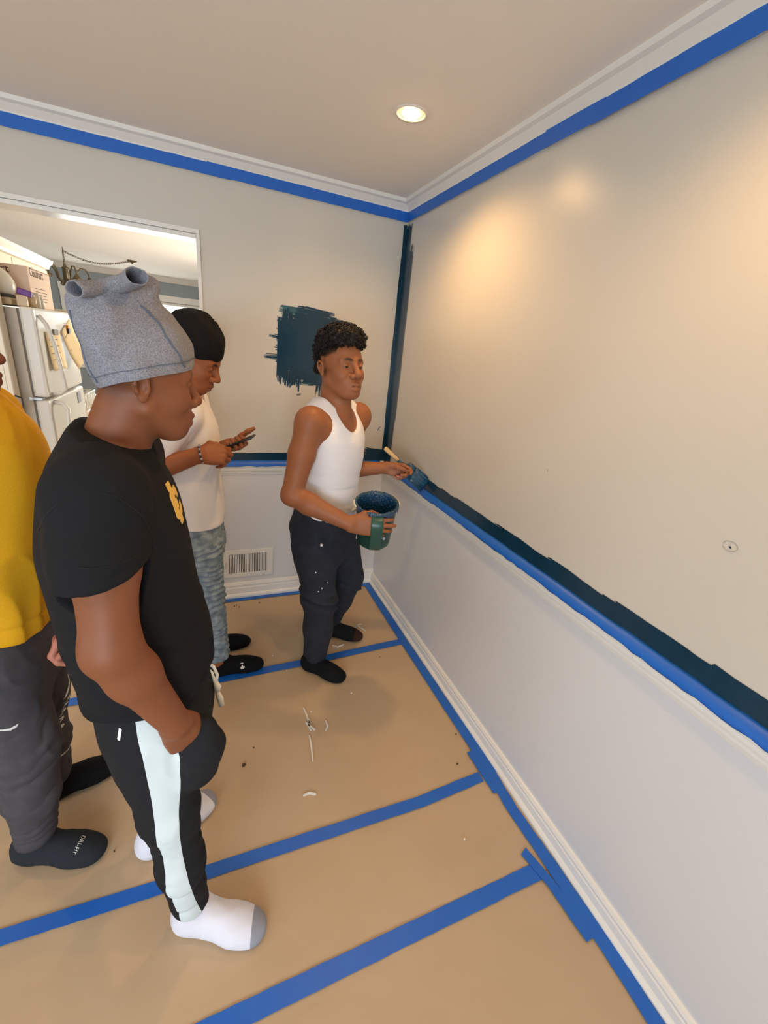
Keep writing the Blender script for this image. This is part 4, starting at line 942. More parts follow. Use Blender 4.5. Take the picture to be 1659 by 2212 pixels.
    for q in (-1, 1): v.cone((*cx(-0.008, q * 0.05), 1.390), (*cx(-0.004, q * 0.12), 1.362), 0.048, 0.056, 0.03)
    M = yawM(YW)
    v.ell((*cx(0.105, 0), 1.405), (0.085, 0.080, 0.105), 0.006, M, '-'); v.ell((*cx(0.02, 0), 1.43), (0.090, 0.082, 0.050), 0.008, M, '-')
    for q in (-1, 1):
        c = (*cx(0.0, q * 0.200), 1.315); v.ell(c, (0.088, 0.060, 0.142), 0.006, M, '-')
    v.plane((0, 0, 0.895), (0, 0, -1))
    def tank(V, N):
        ang = (V - A3((*cx(0), 0))) @ f
        return 0.0045 * (np.abs(np.sin((V[:, 2] + 0.22 * ang) * 42 + vnoise(V * 7, 3) * 2.0)) ** 0.7 - 0.6) * (1 - sst(V[:, 2], 1.02, 1.18))
    put_mesh('tank_top', v, root, 'white_tank', disp=[tank, folds(0.003, 9, (1, 1, 1.2), 7)], relax_it=2)
    # jeans
    v = Vol((-0.86, -1.05, 0.0), (-0.24, -0.42, 0.98), 0.006)
    hx = lambda a, b=0.0: (-0.592 + f[0] * a + l[0] * b, -0.748 + f[1] * a + l[1] * b)
    v.loft([(0.66, *hx(0.0), 0.120, 0.155), (0.74, *hx(-0.01), 0.140, 0.172), (0.82, *hx(-0.015), 0.148, 0.172), (0.90, *hx(-0.006), 0.134, 0.158), (0.945, *hx(0.0), 0.126, 0.150)], YW, 0.01)
    v.chain([(-0.655, -0.812, 0.74), (-0.636, -0.850, 0.47), (-0.632, -0.828, 0.28), (-0.632, -0.805, 0.06)], [0.108, 0.082, 0.074, 0.062], 0.03)
    v.chain([(-0.515, -0.690, 0.74), (-0.430, -0.668, 0.47), (-0.448, -0.605, 0.28), (-0.475, -0.556, 0.09)], [0.108, 0.082, 0.068, 0.056], 0.03)
    v.cutcap((-0.632, -0.805, 0.062), (0.0, 0, -1), (-0.632, -0.805, 0.08), (-0.632, -0.805, 0.0), 0.11); v.cutcap((-0.475, -0.556, 0.095), (0.1, 0, -1), (-0.475, -0.556, 0.12), (-0.475, -0.556, 0.0), 0.10)
    for q in (-1, 1): v.cone((*hx(0.0, q * 0.05), 0.93), (*hx(0.0, q * 0.05), 1.0), 0.088, 0.095, 0, '-')
    knee = lambda V, N: 0.010 * (1 - sst(np.abs(V[:, 2] - 0.475 + 0.25 * (V[:, 0] + 0.63) + 0.02 * vnoise(V * 12, 2)), 0.0, 0.05)) * np.sin((V[:, 2] + 0.3 * V[:, 0]) * 130) * (V[:, 1] < -0.72)
    put_mesh('jeans', v, root, 'black_jean', disp=[folds(0.012, 7, (1, 1, 0.8), 41), knee, folds(0.003, 24, (1, 1, 1), 44)], relax_it=2)
    MB().tube([(*hx(0.135, 0.03), 0.925), (*hx(0.150, 0.028), 0.90), (*hx(0.160, 0.03), 0.86), (*hx(0.163, 0.03), 0.80)], 0.0045, 8).tube([(*hx(0.163, 0.03), 0.815), (*hx(0.164, 0.03), 0.785)], [0.005, 0.008], 8).build('drawstring', 'cord_white', root, True, origin=root.location)
    MB().tube([(*hx(0.118, 0.07), 0.915), (*hx(0.135, 0.05), 0.925), (*hx(0.142, 0.02), 0.935), (*hx(0.128, -0.02), 0.925)], 0.006, 8).build('waist_cord', 'cord_white', root, True, origin=root.location)
    rv = Matrix.Translation(Vector((-0.660, -0.927, 0.80))) @ Vector((-0.2, -0.95, 0.1)).to_track_quat('Z', 'Y').to_matrix().to_4x4()
    MB().lathe([(0.0055, -0.008), (0.0055, 0.004), (0.004, 0.0055), (0.0003, 0.006)], 12, M=rv).build('rivet', 'white_print', root, True, origin=root.location)
    sock(root, (-0.684, -0.776), (0.69, -0.72), (-0.632, -0.805, 0.14), 'black_sock', 0.252, 0.005)
    fl = A3((0.86, -0.5, 0)); fl /= np.linalg.norm(fl)
    sock(root, (-0.520, -0.526), (0.86, -0.5), (-0.478, -0.552, 0.15), 'black_brown_sock', 0.25, 0.005, attrs=lambda V, F: {'tone': ('FLOAT', 0.205 - (V - A3((-0.52, -0.526, 0))) @ fl)}, label='black sock with brown toe')
painter()

# ---------------------------------------------------------------- person with the phone
def man_phone():
    root = empty('person', (-1.16, -0.63, 0)); tag(root, 'person in a black head wrap and white t-shirt looking down at a phone', 'person')
    H = Head((-1.154, -0.655, 1.550), -18, 26, 3, 1.02, open_=0.0016, lid=0.006, nose=1.1)
    hip, chest, neck = (-1.185, -0.635, 0.86), (-1.195, -0.635, 1.24), (-1.195, -0.635, 1.395)
    shR, shL = (-1.20, -0.81, 1.345), (-1.175, -0.465, 1.345); elR, wrR = (-1.365, -0.845, 1.115), (-1.150, -0.895, 1.205); elL, wrL = (-1.13, -0.46, 1.08), (-1.030, -0.695, 1.200)
    hR, hL = (-1.18, -0.715, 0.83), (-1.17, -0.555, 0.83); kR, aR = (-1.145, -0.725, 0.48), (-1.112, -0.722, 0.095); kL, aL = (-1.155, -0.54, 0.48), (-1.15, -0.54, 0.095)
    v = Vol((-1.50, -1.02, -0.02), (-0.85, -0.36, 1.72), 0.012, [((-1.27, -0.78, 1.40), (-1.02, -0.54, 1.70), 0.0030), ((-1.16, -0.97, 1.13), (-0.90, -0.66, 1.34), 0.0030)])
    torso(v, -8, hip, chest, neck, shR, shL, 0.95); H.build(v)
    v.cone(H.w((-0.030, 0, -0.055)), (-1.205, -0.635, 1.385), 0.057, 0.060, 0.03)
    arm(v, shR, elR, wrR, (0.052, 0.043, 0.044, 0.030)); arm(v, shL, elL, wrL, (0.05, 0.042, 0.042, 0.029))
    hand(v, wrR, (0.93, 0.22, -0.02), (-0.05, -0.80, 0.60), 1, [(35, 45, 25), (42, 50, 30), (50, 55, 30), (56, 58, 30)], 1.0, thumb=[(0.022, 0.026, -0.004), (0.050, 0.046, 0.000), (0.076, 0.044, -0.006), (0.098, 0.030, -0.012)])
    hand(v, wrL, (0.28, -0.95, 0.10), (0.35, 0.05, -0.93), -1, [(14, 82, 60), (16, 84, 60), (18, 84, 60), (22, 84, 60)], 0.96, thumb=[(0.022, 0.026, -0.010), (0.040, 0.058, -0.026), (0.056, 0.088, -0.036), (0.068, 0.112, -0.040)])
    leg(v, hR, kR, aR); leg(v, hL, kL, aL); foot_shape(v, (-1.150, -0.715), (1, -0.04), aR, 0.24); foot_shape(v, (-1.19, -0.54), (1, 0.1), aL, 0.24)
    put_mesh('body', v, root, 'skin', relax_it=0.3, attrs=skin_colours(lin(150, 88, 52), lin(128, 70, 40), H, lip=lin(140, 84, 70), brow=lin(30, 18, 13)))
    H.eyes(root)
    v = Vol(H.o - 0.17, H.o + 0.24, 0.0045)
    v.ell(H.w((-0.010, 0, 0.040)), A3((0.110, 0.087, 0.100)) * H.sc, 0.01, H.M); v.ell(H.w((-0.02, 0, 0.082)), A3((0.098, 0.078, 0.085)) * H.sc, 0.03, H.M)
    v.cone(H.w((-0.10, 0, 0.05)), H.w((-0.125, 0, 0.02)), 0.03, 0.022, 0.02)
    v.plane(H.w((0.098, 0, 0.034)), H.M @ A3((0.26, 0, -1)), k=0.006)
    band = lambda V, N: 0.004 * np.sin(np.arctan2(H.local(V)[:, 1], H.local(V)[:, 0] - 0.02) * 7 + H.local(V)[:, 2] * 40) * sst(H.local(V)[:, 2], 0.06, 0.11)
    put_mesh('head_wrap', v, root, 'durag', disp=[band, folds(0.006, 16, (1, 1, 1), 3)], relax_it=1)['label'] = 'black cloth head wrap'
    # t-shirt
    v = Vol((-1.48, -1.0, 0.78), (-0.98, -0.32, 1.47), 0.006)
    v.loft([(0.80, -1.185, -0.635, 0.128, 0.178), (0.90, -1.185, -0.635, 0.126, 0.174), (1.05, -1.195, -0.635, 0.122, 0.172), (1.20, -1.195, -0.635, 0.130, 0.182), (1.30, -1.195, -0.635, 0.122, 0.178), (1.37, -1.198, -0.635, 0.092, 0.145), (1.43, -1.20, -0.635, 0.070, 0.080)], -8, 0.01)
    for q, s_, e_ in ((-1, shR, elR), (1, shL, elL)):
        s_, e_ = A3(s_), A3(e_); v.cone((-1.198, -0.635 + q * 0.06, 1.375), s_ + A3((0, 0, 0.0)), 0.056, 0.066, 0.04); m = s_ + (e_ - s_) * 0.72; v.chain([s_, m], [0.068, 0.074], 0.04); d = e_ - s_; d /= np.linalg.norm(d)
        v.cutcap(m, d, m + A3((0, q * 0.012, 0)), m + d * 0.12 + A3((0, q * 0.012, 0)), 0.082); v.cone(m - d * 0.03, m + d * 0.1, 0.060, 0.062, 0, '-')
    v.plane((-1.18, -0.635, 0.845), (-0.05, 0, -1)); v.ell((-1.175, -0.645, 1.435), (0.078, 0.072, 0.050), 0.008, yawM(-8, 20), '-')
    put_mesh('t_shirt', v, root, 'white_tee', disp=[folds(0.012, 6, (1, 1, 0.5), 51), folds(0.004, 14, (1, 1, 0.7), 52)], relax_it=2)
    # jeans with stacked wrinkles
    v = Vol((-1.36, -0.86, 0.06), (-1.0, -0.40, 0.99), 0.006)
    v.loft([(0.68, -1.175, -0.635, 0.105, 0.155), (0.80, -1.18, -0.635, 0.118, 0.162), (0.91, -1.185, -0.635, 0.118, 0.160), (0.97, -1.185, -0.635, 0.115, 0.155)], -8, 0.01)
    v.chain([(-1.172, -0.716, 0.76), (-1.145, -0.725, 0.48), (-1.112, -0.722, 0.10)], [0.096, 0.066, 0.049], 0.03); v.chain([(-1.168, -0.552, 0.76), (-1.155, -0.54, 0.48), (-1.15, -0.54, 0.10)], [0.096, 0.066, 0.049], 0.03)
    v.cutcap((-1.112, -0.722, 0.112), (0, 0, -1), (-1.112, -0.722, 0.13), (-1.112, -0.722, 0.03), 0.08); v.cutcap((-1.15, -0.54, 0.112), (0, 0, -1), (-1.15, -0.54, 0.13), (-1.15, -0.54, 0.03), 0.08)
    put_mesh('jeans', v, root, 'acid_jean', disp=[ring_wave((-1.172, -0.716, 0.78), (-1.112, -0.722, 0.12), 0.016, 95, 3), ring_wave((-1.168, -0.552, 0.78), (-1.15, -0.54, 0.12), 0.010, 105, 7), folds(0.005, 18, (1, 1, 1.5), 55)], relax_it=1)
    so, P = sock(root, (-1.153, -0.715), (1, -0.04), (-1.112, -0.722, 0.15), 'black_sock', 0.262, 0.006)
    sock(root, (-1.193, -0.54), (1, 0.1), (-1.15, -0.54, 0.15), 'black_sock', 0.255, 0.006)
    # beaded bracelet
    w = A3(wrR) + A3((0.010, 0.002, 0.003)); ax = A3((0.93, -0.05, 0.17)); ax /= np.linalg.norm(ax); u = np.cross(ax, A3((0, 0, 1))); u /= np.linalg.norm(u); t2 = np.cross(ax, u); bead = None
    mat('bead_dark', lin(52, 54, 72), 0.4); mat('bead_light', lin(176, 178, 190), 0.3)
    br = empty('bracelet', tuple(w - A3(root.location))); br.parent = root
    for i in range(22):
        a = i * 2 * math.pi / 22; p = (u * math.cos(a) + t2 * math.sin(a)) * 0.0345
        MB().lathe([(0.0004, -0.0046), (0.003, -0.0036), (0.0046, 0), (0.003, 0.0036), (0.0004, 0.0046)], 8, c=tuple(p)).build('bead', 'bead_light' if i % 2 else 'bead_dark', br, True)
man_phone()

# ---------------------------------------------------------------- person in the mustard sweatshirt
def man_yellow():
    root = empty('person', (-1.66, -1.33, 0)); tag(root, 'person in a mustard yellow sweatshirt and dark grey joggers at the left edge', 'person')
    H = Head((-1.664, -1.352, 1.565), 3, -5, 0, 1.0)
    hip, chest, neck = (-1.675, -1.33, 0.86), (-1.655, -1.335, 1.25), (-1.675, -1.335, 1.42); shR, shL = (-1.675, -1.515, 1.375), (-1.660, -1.155, 1.375)
    elR, wrR = (-1.76, -1.555, 1.10), (-1.755, -1.545, 0.86); elL, wrL = (-1.73, -1.12, 1.09), (-1.70, -1.12, 0.85)
    hR, hL = (-1.665, -1.42, 0.83), (-1.665, -1.245, 0.83); kR, aR = (-1.638, -1.436, 0.49), (-1.682, -1.418, 0.095); kL, aL = (-1.655, -1.235, 0.49), (-1.690, -1.212, 0.095)
    v = Vol((-1.95, -1.72, -0.02), (-1.40, -1.0, 1.73), 0.012, [((-1.77, -1.45, 1.42), (-1.51, -1.25, 1.72), 0.004), ((-1.82, -1.62, 0.66), (-1.66, -1.50, 0.88), 0.0045), ((-1.77, -1.18, 0.66), (-1.63, -1.05, 0.88), 0.0045)])
    torso(v, 0, hip, chest, neck, shR, shL); H.build(v); v.cone(H.w((-0.030, 0, -0.055)), (-1.685, -1.335, 1.41), 0.060, 0.064, 0.03)
    arm(v, shR, elR, wrR, (0.048, 0.038, 0.038, 0.028)); arm(v, shL, elL, wrL, (0.048, 0.038, 0.038, 0.028)); C4 = [(25, 35, 20), (28, 38, 22), (32, 40, 24), (36, 42, 26)]
    hand(v, wrR, (0.05, 0.0, -1), (0.1, -0.99, 0), 1, C4); hand(v, wrL, (0.02, 0.0, -1), (0.0, 1.0, 0), -1, C4)
    leg(v, hR, kR, aR); leg(v, hL, kL, aL); foot_shape(v, (-1.738, -1.400), (0.94, -0.34), aR, 0.24); foot_shape(v, (-1.74, -1.222), (0.95, 0.31), aL, 0.24)
    put_mesh('body', v, root, 'skin', relax_it=0.3, attrs=skin_colours(lin(120, 66, 42), lin(100, 52, 34), H, lip=lin(150, 82, 82), brow=lin(20, 13, 10), hair=lambda L: 0.95 * sst(L[:, 2], 0.045, 0.06)))
    H.eyes(root)
    v = Vol(H.o - 0.16, H.o + 0.18, 0.006); v.ell(H.w((-0.012, 0, 0.036)), A3((0.102, 0.082, 0.094)), 0.01, H.M); v.plane(H.w((0.05, 0, 0.062)), H.M @ A3((0.45, 0, -1)))
    put_mesh('hair', v, root, 'hair_black', disp=lambda V, N: 0.003 * vnoise(V * 120, 3), relax_it=1)
    v = Vol((-1.93, -1.68, 0.76), (-1.42, -0.98, 1.52), 0.006)
    v.loft([(0.815, -1.668, -1.33, 0.125, 0.178), (0.86, -1.668, -1.33, 0.138, 0.188), (0.95, -1.664, -1.33, 0.146, 0.192), (1.10, -1.650, -1.33, 0.144, 0.190), (1.25, -1.640, -1.33, 0.146, 0.196), (1.35, -1.640, -1.335, 0.138, 0.190), (1.42, -1.645, -1.335, 0.112, 0.140), (1.455, -1.66, -1.335, 0.075, 0.085)], 0, 0.01, n=2.3)
    for q, s_, e_, w_ in ((-1, shR, elR, wrR), (1, shL, elL, wrL)):
        v.cone((-1.66, -1.335 + q * 0.06, 1.40), A3(s_), 0.062, 0.074, 0.05); v.chain([s_, e_, w_], [0.084, 0.078, 0.062], 0.03)
    v.ell((-1.655, -1.335, 1.48), (0.08, 0.072, 0.040), 0.008, yawM(0, 20), '-'); v.plane((-1.66, -1.33, 0.868), (0.02, 0, -1), (-1.83, -1.53, 0.78), (-1.45, -1.13, 0.93))
    put_mesh('sweatshirt', v, root, 'mustard', disp=[folds(0.024, 5, (1, 1, 0.45), 61), folds(0.008, 11, (1, 1, 0.6), 62), lambda V, N: -0.004 * (1 - sst(np.abs(V[:, 2] - 0.918), 0.002, 0.012))], relax_it=2)
    v = Vol((-1.88, -1.58, 0.03), (-1.48, -1.08, 0.95), 0.006)
    v.loft([(0.66, -1.665, -1.33, 0.115, 0.165), (0.78, -1.668, -1.33, 0.130, 0.178), (0.93, -1.67, -1.33, 0.118, 0.160)], 0, 0.01)
    v.chain([(-1.662, -1.425, 0.76), (-1.638, -1.440, 0.50), (-1.658, -1.432, 0.30), (-1.680, -1.420, 0.10)], [0.108, 0.078, 0.068, 0.052], 0.03); v.chain([(-1.664, -1.240, 0.76), (-1.655, -1.235, 0.50), (-1.675, -1.222, 0.30), (-1.690, -1.212, 0.10)], [0.105, 0.074, 0.064, 0.052], 0.03)
    v.cutcap((-1.682, -1.418, 0.098), (0.1, 0, -1), (-1.682, -1.418, 0.11), (-1.682, -1.418, 0.02), 0.08); v.cutcap((-1.69, -1.212, 0.098), (0.1, 0, -1), (-1.69, -1.212, 0.11), (-1.69, -1.212, 0.02), 0.08)
    tr = put_mesh('joggers', v, root, 'grey_jogger', disp=[ring_wave((-1.638, -1.44, 0.62), (-1.682, -1.418, 0.10), 0.005, 40, 3), ring_wave((-1.655, -1.235, 0.6), (-1.69, -1.212, 0.1), 0.005, 40, 5), folds(0.012, 7, (1, 1, 0.8), 65), folds(0.004, 18, (1, 1, 1), 66)], relax_it=2)
    for c_ in ((-1.682, -1.418, 0.110), (-1.69, -1.212, 0.110)):
        MB().lathe([(0.050, -0.020), (0.053, -0.018), (0.054, 0.0), (0.052, 0.022), (0.046, 0.026)], 24, c=tuple(A3(c_) - A3(root.location))).build('ankle_cuff', 'grey_jogger', root, True)
    so, P = sock(root, (-1.742, -1.398), (0.94, -0.34), (-1.682, -1.418, 0.14), 'grey_sock', 0.262, 0.008)
    sock(root, (-1.745, -1.224), (0.95, 0.31), (-1.690, -1.212, 0.14), 'black_sock', 0.262, 0.008)
    # printed marks: column of letters and a curved tick on the far leg, lettering on the near sock
    f = A3((0.94, -0.34, 0)); f /= np.linalg.norm(f); l = A3((-f[1], f[0], 0))
    Mx = Matrix([[-l[0], f[0] * 0.9, f[0] * 0.4, 0], [-l[1], f[1] * 0.9, f[1] * 0.4, 0], [0, -0.4, 0.9, 0], [0, 0, 0, 1]])
    Mx = Matrix.Translation(Vector(P(0.185, 0.018, 0.070) - A3(root.location))) @ Mx
    tx = text_obj('sock_lettering', 'DRI-FIT', 0.0170, 'white_print', Mx, so, 0.0)
    sw = tx.modifiers.new('wrap', 'SHRINKWRAP'); sw.target = so; sw.wrap_method = 'NEAREST_SURFACEPOINT'; sw.wrap_mode = 'ABOVE_SURFACE'; sw.offset = 0.0012
    return root
man_yellow()
# ================================================================ emblem on the black t-shirt
from mathutils.bvhtree import BVHTree
def tree_of(o, world=True):
    me = o.data; M = o.parent.matrix_world if o.parent else Matrix()
    off = Vector(o.parent.location) if o.parent else Vector((0, 0, 0))
    return BVHTree.FromPolygons([v.co + off for v in me.vertices], [tuple(p.vertices) for p in me.polygons])
def in_poly(x, y, P):
    c = False; n = len(P)
    for i in range(n):
        x1, y1 = P[i]; x2, y2 = P[i - 1]
        if (y1 > y) != (y2 > y) and x < (x2 - x1) * (y - y1) / (y2 - y1) + x1: c = not c
    return c
def decal(name, shapes, holes, origin, au, av, direction, target, material, cell=0.0015, off=0.0012, thick=0.0008):
    """flat print wrapped on a surface: cells of the outline dropped onto `target` along `direction`"""
    tr = tree_of(target); au, av, d = Vector(au), Vector(av), Vector(direction).normalized(); o = Vector(origin); root = target.parent
    xs = [p[0] for s in shapes for p in s]; ys = [p[1] for s in shapes for p in s]; nx = int((max(xs) - min(xs)) / cell) + 1; ny = int((max(ys) - min(ys)) / cell) + 1; idx = {}; v = []; f = []
    def vert(i, j):
        if (i, j) not in idx:
            p = o + au * (min(xs) + i * cell) + av * (min(ys) + j * cell); h = tr.ray_cast(p, d, 0.6)
            idx[i, j] = None
            if h[0] is not None: idx[i, j] = len(v); v.append(h[0] - d * off - Vector(root.location))
        return idx[i, j]
    for i in range(nx):
        for j in range(ny):
            x = min(xs) + (i + .5) * cell; y = min(ys) + (j + .5) * cell
            if any(in_poly(x, y, s) for s in shapes) and not any(in_poly(x, y, h) for h in holes):
                q = [vert(i, j), vert(i + 1, j), vert(i + 1, j + 1), vert(i, j + 1)]
                if None not in q: f.append(tuple(q))
    ob = mesh_obj(name, v, f, material, target, True)
    if thick: so = ob.modifiers.new('t', 'SOLIDIFY'); so.thickness = thick; so.offset = 0
    return ob
tee = [o for o in bpy.data.objects if o.name.startswith('t_shirt')][0]
S1 = [(-0.030, 0.022), (-0.020, 0.030), (-0.024, 0.030), (-0.024, 0.046), (-0.002, 0.046), (-0.002, 0.030), (0.020, 0.030), (0.030, 0.020), (0.030, 0.006), (0.012, 0.006), (0.012, 0.014), (0.004, 0.014), (0.004, -0.014), (0.012, -0.014), (0.012, -0.006), (0.030, -0.006), (0.030, -0.022), (0.022, -0.030), (0.010, -0.030), (0.016, -0.046), (-0.008, -0.046), (-0.016, -0.036), (-0.012, -0.030), (-0.020, -0.030), (-0.030, -0.022)]
decal('emblem', [S1], [[(-0.004, 0.016), (0.003, 0.016), (0.003, 0.009), (-0.004, 0.009)], [(-0.004, -0.009), (0.003, -0.009), (0.003, -0.016), (-0.004, -0.016)]], (-0.965, -1.805, 1.300), (0.53, 0.85, 0), (0, 0, 1), (-0.85, 0.53, 0), tee, 'yellow_print', cell=0.0008)['label'] = 'yellow angular letter emblem'
tro = [o for o in bpy.data.objects if o.name.startswith('trousers')][0]
decal('pocket_tag', [[(-0.003, -0.011), (0.003, -0.012), (0.003, 0.011), (-0.003, 0.012)]], [], (-1.318, -2.1, 0.835), (0.97, 0, -0.2), (0.2, 0, 0.97), (0, 1, 0), tro, 'white_print')
pso = [o for o in bpy.data.objects if o.name.startswith('sock') and o.parent and 'head wrap' in o.parent.get('label', '')][0]
dv = Vector((0.08, 0.72, -0.69)); ov = Vector((-1.000, -0.757, 0.055)) - dv.normalized() * 0.25
for sh_ in ([(-0.009, -0.016), (0.009, -0.014), (0.010, -0.004), (0.003, -0.004), (0.002, 0.004), (-0.004, 0.004), (-0.005, -0.004), (-0.010, -0.005)], [(-0.010, 0.010), (0.003, 0.008), (0.006, 0.013), (-0.004, 0.016)]):
    decal('sock_emblem', [sh_], [], ov, (1, 0.05, 0), (0, 0.6, 0.8), dv, pso, 'white_print', cell=0.001)
mat('tee_seam', lin(12, 12, 14), 0.9)
ttr = tree_of(tee)
for pts in ([(-1.378, 1.318), (-1.362, 1.346), (-1.339, 1.368), (-1.297, 1.384), (-1.261, 1.371), (-1.229, 1.336), (-1.218, 1.299), (-1.217, 1.267)], [(-1.334, 1.246), (-1.317, 1.241), (-1.288, 1.242), (-1.263, 1.249), (-1.246, 1.260)]):
    Q = []
    for (a, b), (c, d) in zip(pts[:-1], pts[1:]):
        for s_ in range(8):
            e_ = Vector((-1.12, -2.61, 1.642)); h = ttr.ray_cast(e_, (Vector((a + (c - a) * s_ / 8, -1.83, b + (d - b) * s_ / 8)) - e_).normalized(), 1.5)
            if h[0] is not None: Q.append(h[0] + h[1] * 0.0002 - Vector(tee.parent.location))
    for _ in range(3): Q = [Q[0]] + [(Q[i - 1] + Q[i] * 2 + Q[i + 1]) / 4 for i in range(1, len(Q) - 1)] + [Q[-1]]
    MB().tube(Q, 0.0011, 6).build('seam', 'tee_seam', tee, True)
pj_ = [o for o in bpy.data.objects if o.name.startswith('jeans') and 'tank top' in o.parent.get('label', '')][0]
for (x, z, r0) in ((-0.680, 0.66, 0.0030), (-0.648, 0.575, 0.0028), (-0.622, 0.60, 0.0024), (-0.665, 0.56, 0.0026)):
    decal('paint_fleck', [[(r0 * math.cos(a), 1.4 * r0 * math.sin(a)) for a in [k * math.pi / 4 for k in range(8)]]], [], (x, -1.3, z), (1, 0, 0), (0, 0, 1), (0, 1, 0), pj_, 'white_print', cell=0.0008)
# marks on the grey joggers
jg = [o for o in bpy.data.objects if o.name.startswith('joggers')][0]
tick = [(-0.030, 0.000), (-0.024, -0.012), (-0.010, -0.016), (0.008, -0.008), (0.034, 0.016), (0.006, -0.001), (-0.010, -0.006), (-0.020, -0.003)]
decal('tick_mark', [tick], [], (-1.40, -1.25, 0.245), (0, 1, 0), (0, 0, 1), (-1, 0, 0), jg, 'white_print')
decal('tick_mark', [[(-a * 0.8, b * 0.8) for a, b in tick]], [], (-1.63, -1.75, 0.645), (1, 0, 0), (0, 0, 1), (0, 1, 0), jg, 'white_print')
for i, (dy, hh) in enumerate([(-0.006, 0.016), (0.0, 0.018), (0.004, 0.018), (0.004, 0.016), (0.002, 0.016)]):
    decal('leg_lettering', [[(-0.012 + dy, 0), (0.004 + dy, hh * 0.5), (-0.008 + dy, hh), (0.012 + dy, hh * 0.85), (0.016 + dy, hh * 0.3)]], [], (-1.40, -1.262, 0.36 + i * 0.027), (0, 1, 0), (0, 0, 1), (-1, 0, 0), jg, 'white_print')
decal('leg_lettering', [[(-0.02, 0), (-0.012, 0.012), (0.01, 0.028), (0.034, 0.06), (0.03, 0.035), (0.012, 0.012)]], [], (-1.40, -1.26, 0.492), (0, 1, 0), (0, 0, 1), (-1, 0, 0), jg, 'white_print')

# ================================================================ paint brush
mat('wood_light', lin(214, 182, 128), 0.5, noise=(30, 0.4, lin(190, 152, 98)))
mat('wet_teal', lin(32, 80, 108), 0.12, spec=0.7, bump=(160, 0.6, 0.002))
mat('wet_teal_dark', lin(20, 64, 96), 0.08, spec=0.8, bump=(190, 0.9, 0.004))
A, B, Cc = A3((-0.255, -0.600, 1.178)), A3((-0.135, -0.622, 1.075)), A3((-0.012, -0.650, 0.982))
t = empty('paint_brush', tuple(B)); tag(t, 'flat paint brush with wooden handle, loaded with dark teal paint, held to the wall', 'brush')
ax = (Cc - A) / np.linalg.norm(Cc - A); nz = A3((-0.40, -0.80, 0.45)); nz -= ax * (nz @ ax); nz /= np.linalg.norm(nz); wy = np.cross(nz, ax)
def slab(secs, seg=16):
    """sections along ax: (dist from B, half width, half thickness)"""
    v = []; f = []
    for s_, w_, h_ in secs:
        for j in range(seg):
            a = 2 * math.pi * j / seg; ca, sa = math.cos(a), math.sin(a); e = 0.55
            v.append(ax * s_ + wy * w_ * math.copysign(abs(ca) ** e, ca) + nz * h_ * math.copysign(abs(sa) ** e, sa))
    n = len(secs)
    for i in range(n - 1):
        for j in range(seg): k = (j + 1) % seg; f.append((i * seg + j, i * seg + k, (i + 1) * seg + k, (i + 1) * seg + j))
    f += [tuple(range(seg - 1, -1, -1)), tuple((n - 1) * seg + j for j in range(seg))]
    return v, f
MB().add(*slab([(-0.160, 0.004, 0.004), (-0.158, 0.010, 0.006), (-0.145, 0.0125, 0.0075), (-0.10, 0.010, 0.0075), (-0.05, 0.008, 0.007), (-0.025, 0.010, 0.008)])).build('handle', 'wood_light', t, True)
MB().add(*slab([(-0.060, 0.0092, 0.0082), (-0.03, 0.0105, 0.0088), (-0.008, 0.020, 0.010), (0.004, 0.034, 0.011), (0.010, 0.036, 0.011)])).build('painted_neck', 'wet_teal', t, True)
MB().add(*slab([(0.004, 0.040, 0.0125), (0.052, 0.041, 0.0125)])).build('ferrule', 'wet_teal', t, True)
MB().add(*slab([(0.050, 0.041, 0.012), (0.085, 0.043, 0.012), (0.120, 0.044, 0.010), (0.150, 0.043, 0.007), (0.158, 0.042, 0.004)])).build('bristle_core', 'wet_teal', t, True)
r_ = random.Random(4); mb = MB()
for i in range(150):
    q = r_.uniform(-1, 1); zz = r_.choice((-1, 1)) * r_.uniform(0.6, 1.15); L = r_.uniform(0.135, 0.165); s0 = r_.uniform(0.05, 0.10)
    mb.tube([ax * s0 + wy * q * 0.042 + nz * zz * 0.012, ax * (s0 + L) / 2 + wy * q * 0.0435 + nz * zz * 0.0108, ax * L + wy * q * 0.045 + nz * zz * 0.006], 0.0010, 4)
mb.build('bristles', 'wet_teal', t, True)['kind'] = 'stuff'
MB().add(*[(lambda vf: ([p + nz * 0.0131 + ax * 0.018 - wy * 0.004 for p in vf[0]], vf[1]))(slab([(0.0, 0.012, 0.0004), (0.009, 0.020, 0.0006), (0.014, 0.016, 0.0004)]))][0]).build('bare_metal_patch', 'bead_light', t)

# ================================================================ hand pail
mat('pail_green', lin(34, 78, 66), 0.32, spec=0.5, noise=(12, 0.3, lin(26, 64, 54)))
mat('pail_cream', lin(226, 214, 178), 0.5)
pc = Vector((-0.428, -0.968, 0.824)); PM = Matrix.Rotation(math.radians(12), 4, Vector((0.93, -0.36, 0)))
t = empty('paint_pail', tuple(pc)); tag(t, 'green hand pail of dark teal paint held by its strap', 'pail')
Hb = 0.200
MB().lathe([(0.0, 0.0), (0.070, 0.0), (0.075, 0.006), (0.091, Hb), (0.097, Hb + 0.002), (0.097, Hb + 0.008), (0.088, Hb + 0.008), (0.087, Hb - 0.004), (0.072, 0.010), (0.0, 0.010)], 40, M=PM).build('bucket', 'pail_green', t, True)
